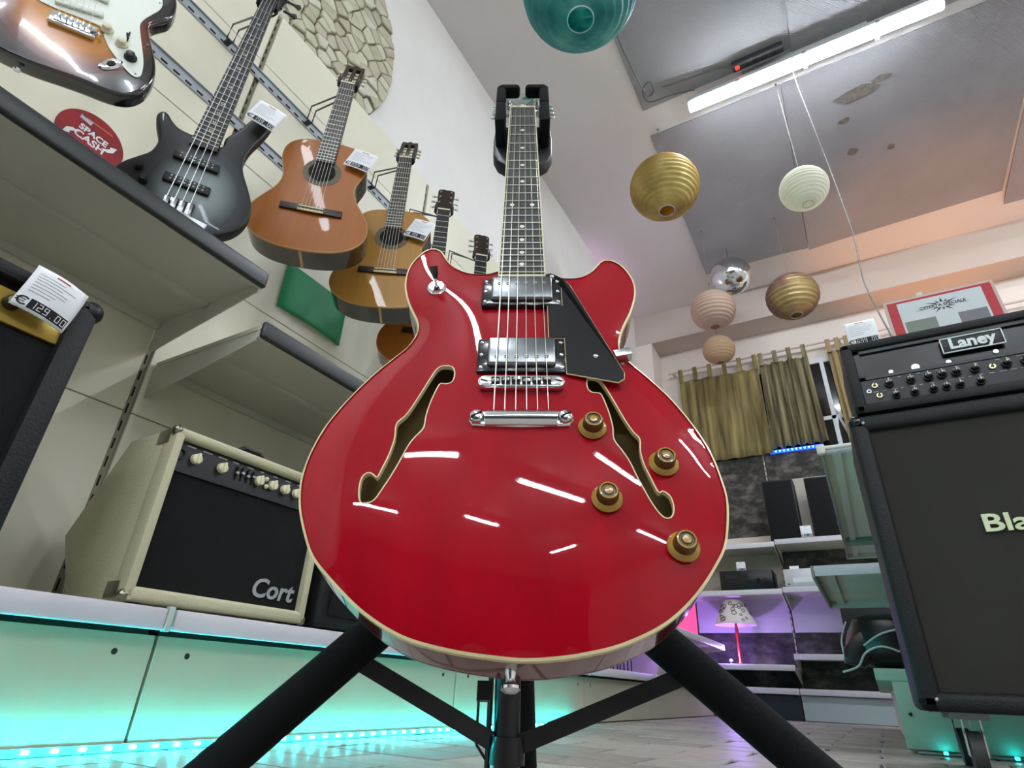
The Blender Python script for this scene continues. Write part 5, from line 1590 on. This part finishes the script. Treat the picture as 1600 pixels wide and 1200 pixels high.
def curtain(label, x0, x1, ztop, zbot, folds, amp, tabs, m, flare=0.0, zslope=0.0):
    t = thing('curtain', label, 'curtain', ((x0 + x1) / 2, ROD_Y, zbot), group='tab top curtains')
    n, k2 = 90, 10
    vv, ff = [], []
    for i in range(n + 1):
        a = i / n
        for k in range(k2 + 1):
            b = k / k2
            f = 1 + flare * (1 - b)
            x = ((x0 - x1) / 2 + (x1 - x0) * a) * f
            sag = -.022 * abs(math.sin(math.pi * a * (tabs - 1))) * (b > .95)
            y = amp * (math.sin(2 * math.pi * folds * a) + .4 * math.sin(2 * math.pi * folds * 2.3 * a + 1)) * (.6 + .4 * (1 - b))
            vv.append((x, y, (ztop - zbot + zslope * (a - .5)) * b + sag))
    for i in range(n):
        for k in range(k2):
            q = i * (k2 + 1) + k
            ff.append((q, q + k2 + 1, q + k2 + 2, q + 1))
    mb = MB(); mb.add(vv, ff)
    c = mb.build('cloth', m, t, angle=80)
    s = c.modifiers.new('thick', 'SOLIDIFY'); s.thickness = .003
    for j in range(tabs):
        a = (j + .0) / (tabs - 1)
        x = (x0 - x1) / 2 + .02 + (x1 - x0 - .04) * a
        zt = ztop - zbot + zslope * (a - .5)
        zr = ROD_Z - zbot
        MB().box(x - .021, x + .021, -.017, -.013, zt - .03, zr + .012).box(x - .021, x + .021, .013, .017, zt - .03, zr + .012).box(x - .021, x + .021, -.017, .017, zr + .011, zr + .015).build('tab', m, t)
    return t
curtain('olive tab-top curtain on the left of the far window', -1.24, -.44, 3.15, 2.20, 5, .012, 6, M_CURT, zslope=-.02)
curtain('gathered olive grey curtain beside the uncovered window pane', -.42, .02, 3.17, 2.245, 6, .026, 4, M_CURT2, flare=.10)
curtain('narrow tan curtain strip right of the uncovered window pane', .20, .40, 3.17, 2.20, 3, .022, 3, mat('curtain_tan', '#ac966c', .9, noise=.4, nscale=9, stretch=(7, 1, .5)))

# ------------------------------------------------------------------ hanging lanterns
def papery(m, amt=.4):
    nt = m.node_tree
    b = nt.nodes['Principled BSDF']; out = nt.nodes['Material Output']
    tr = nt.nodes.new('ShaderNodeBsdfTranslucent'); mx = nt.nodes.new('ShaderNodeMixShader'); mx.inputs[0].default_value = amt
    src = b.inputs['Base Color']
    if src.is_linked: nt.links.new(src.links[0].from_socket, tr.inputs[0])
    else: tr.inputs[0].default_value = src.default_value
    nt.links.new(b.outputs[0], mx.inputs[1]); nt.links.new(tr.outputs[0], mx.inputs[2]); nt.links.new(mx.outputs[0], out.inputs[0])
    return m
def lantern(name, label, c, d, m, ribs=11, style='rib', top_m=None, tilt=0):
    papery(m, .5)
    c = Vector(c)
    t = thing(name, label, 'lantern', (c.x, c.y, c.z - d / 2 * .93))
    r = d / 2
    prof = []
    N = ribs * 6
    for i in range(N + 1):
        b = -math.pi / 2 * .86 + math.pi * .86 * i / N
        z = r * math.sin(b) * .96
        rr_ = r * math.cos(b) * (1 + (.022 * (math.cos(2 * math.pi * ribs * i / N) if style == 'rib' else 0)))
        prof.append((rr_, z + r * .93))
    sh = MB().lathe(prof, 48, cap=False).build('shade', m, t, angle=80)
    s = sh.modifiers.new('thick', 'SOLIDIFY'); s.thickness = .0015
    MB().tube([(prof[0][0] * math.cos(q * math.pi / 12), prof[0][0] * math.sin(q * math.pi / 12), prof[0][1]) for q in range(24)], .003, 6, closed=True).build('bottom_ring', M_STEEL, t)
    mb = MB()
    zt = prof[-1][1]
    mb.tube([(-prof[-1][0], 0, zt), (0, 0, zt + .03), (prof[-1][0], 0, zt)], .0025, 6)
    mb.tube([(-prof[0][0] * 1.6, 0, r * .2), (0, 0, zt + .0)], .0022, 6).tube([(prof[0][0] * 1.6, 0, r * .2), (0, 0, zt + .0)], .0022, 6)
    mb.build('wire_frame', M_STEEL, t)
    H = Z_CEIL - .013 - (c.z - d / 2 * .93)
    MB().tube([(0, 0, zt + .03), (0, 0, H)], .0022, 6).build('string', mat('lantern_string', '#6a655f', .6), t)
    MB().sphere((0, 0, H - .006), .009, 8, 6).build('hook', mat('lantern_string', '#6a655f', .6), t)
    return t
def lantern_mat(name, c1, c2, c3=None, scale=4, rough=.45, metal=0.0):
    m = mat(name, c1, rough, metal=metal, noise=.5, nscale=scale, color2=c2, stretch=(1, 1, .8))
    if c3:
        r = [n for n in m.node_tree.nodes if n.type == 'VALTORGB'][0]
        e = r.color_ramp.elements.new(.5); e.color = lin(c3)
    b = m.node_tree.nodes['Principled BSDF']
    return m
lantern('paper_lantern', 'large teal blue paper lantern at the top edge', (-.489, 1.211, 2.605), .45, lantern_mat('lantern_teal', '#86d2c4', '#1a7a84', '#48aca8', 7), 15)
lantern('paper_lantern', 'gold ribbed paper lantern hanging left of the white one', (-.63, 3.06, 3.323), .474, lantern_mat('lantern_gold', '#e6d48a', '#a98a48', '#c9ad62', 5, .4, .1), 17)
lantern('paper_lantern', 'small white ribbed paper lantern below the tube lamp', (.202, 3.081, 2.927), .277, mat('lantern_white', '#efeee2', .7), 15)
lantern('paper_lantern', 'pale pink paper lantern behind the mirror ball', (-.601, 4.308, 3.042), .36, mat('lantern_pink', '#d6bcaa', .75), 14)
lantern('paper_lantern', 'bronze and violet ribbed lantern right of the mirror ball', (.01, 4.428, 3.068), .40, lantern_mat('lantern_bronze', '#dcc58a', '#8a5a78', '#b89c6a', 3.5, .35, .3), 13)
lantern('paper_lantern', 'small peach paper lantern, lowest of the hanging lanterns', (-.717, 5.128, 3.127), .30, mat('lantern_peach', '#dcc2a0', .75), 12)
c = Vector((-.448, 4.643, 3.589)); r = .183
t = thing('mirror_ball', 'silver mirror ball hanging above the pink lantern', 'mirror ball', (c.x, c.y, c.z - r))
MB().sphere((0, 0, r), r, 40, 24).build('ball', mat('mirror_chrome', '#d5dadd', .12, metal=1.0, bump=.6, bscale=16), t)
MB().cyl((0, 0, 2 * r - .004), (0, 0, 2 * r + .025), .018, n=14).build('cap', M_CHROME, t)
MB().tube([(0, 0, 2 * r + .02), (0, 0, Z_CEIL - .013 - c.z + r)], .002, 6).build('string', M_WIRE, t)

# cables and socket strip on the ceiling
t = thing('power_strip', 'black socket strip with red switch fixed beside the tube lamp', 'power strip', (.13, 2.80, Z_CEIL - .013))
ps = MB().box(-.17, .15, -.03, .03, -.045, 0, bev=.006).build('case', mat('strip_black', '#2e2f33', .45), t)
MB().box(-.150, -.125, -.014, .014, -.049, -.044, bev=.002).build('switch', mat('red_switch', '#ff2a20', .4, emit='#ff1a10', estr=2.0), t)
for k in range(4):
    MB().cyl((-.08 + k * .055, 0, -.0455), (-.08 + k * .055, 0, -.043), .02, n=18).build('socket', M_BLACK, t)
M_CABLE = mat('ceiling_cable', '#5d5b59', .6)
t = thing('ceiling_cable', 'looped grey cable running from the teal lantern to the tube lamp', 'cable', (-.62, 2.6, Z_CEIL - .03))
zc = -.01
MB().tube(spline([(-.02, -.62, zc), (-.02, -.30, zc - .03), (.00, .0, zc - .03), (.02, .12, zc - .02), (.07, .10, zc - .02), (.06, .02, zc - .02), (.0, .06, zc - .02), (.01, .17, zc - .02), (.16, .19, zc - .02), (.32, .24, zc)], 6, closed=False), .006, 8).build('cord', M_CABLE, t)
t = thing('ceiling_cable', 'grey cable running along the ceiling into the socket strip', 'cable', (-.5, 2.7, Z_CEIL - .03))
MB().tube(spline([(.0, .02, 0), (.2, .05, -.005), (.38, .07, 0), (.46, .10, .0)], 6, closed=False), .006, 8).build('cord', M_CABLE, t)
t = thing('hanging_cable', 'long thin cable hanging from the tube lamp down to the amplifier head', 'cable', (.31, 3.02, Z_CEIL - .10))
MB().tube(spline([(.0, -.08, .02), (.005, -.03, -.1), (.03, .0, -.55), (.045, -.02, -.95), (.03, -.25, -1.6), (-.02, -.55, -2.1), (-.035, -.95, -2.62), (-.03, -1.02, -2.775)], 8, closed=False), .0032, 8).build('cord', M_CABLE, t)
# torchiere behind the amplifier stack that washes the ceiling orange
t = thing('floor_lamp', 'orange uplighter floor lamp hidden behind the amplifier stack', 'lamp', (1.18, 5.0, 0))
MB().lathe([(.14, 0), (.14, .015), (.02, .03)], 28).build('base', M_BLACK, t)
MB().cyl((0, 0, .02), (0, 0, 1.55), .012, n=14).build('pole', M_BLACK, t)
MB().lathe([(.02, 1.54), (.10, 1.60), (.15, 1.68)], 32, cap=False).build('shade', mat('uplight_shade', '#7a3a1a', .5), t)
MB().sphere((0, 0, 1.64), .04, 16, 10).build('bulb', mat('orange_glow', '#ffb070', .4, emit='#ff7a2a', estr=25), t)
lp = bpy.data.lights.new('orange_light', 'SPOT'); lp.energy = 26; lp.color = (1.0, .42, .16); lp.spot_size = R(64); lp.spot_blend = .8; lp.shadow_soft_size = .05
lo = bpy.data.objects.new('orange_light', lp); COL.objects.link(lo); lo.parent = t; lo.location = (0, 0, 1.70); lo.rotation_euler = (R(180), 0, 0)
# violet party light on top of the left shelving throwing a wash over the ceiling
t = thing('party_light', 'small black violet party light on top of the far left shelving', 'spotlight', (-1.600, 4.2, 2.5305))
MB().lathe([(.024, 0), (.024, .01), (.010, .015), (.010, .04), (.024, .05), (.027, .11), (.024, .115)], 24).build('body', M_BLACK, t)
MB().sphere((0, 0, .112), .019, 16, 8).build('lens', mat('party_glow', '#d080ff', .4, emit='#c050ff', estr=6), t)
lp = bpy.data.lights.new('party_light_beam', 'SPOT'); lp.energy = 11; lp.color = (.85, .45, .9); lp.spot_size = R(110); lp.spot_blend = 1.0; lp.shadow_soft_size = .04
lo = bpy.data.objects.new('party_light_beam', lp); COL.objects.link(lo); lo.parent = t; lo.location = (0.06, 0, .17); lo.rotation_euler = (R(168), R(-40), 0)
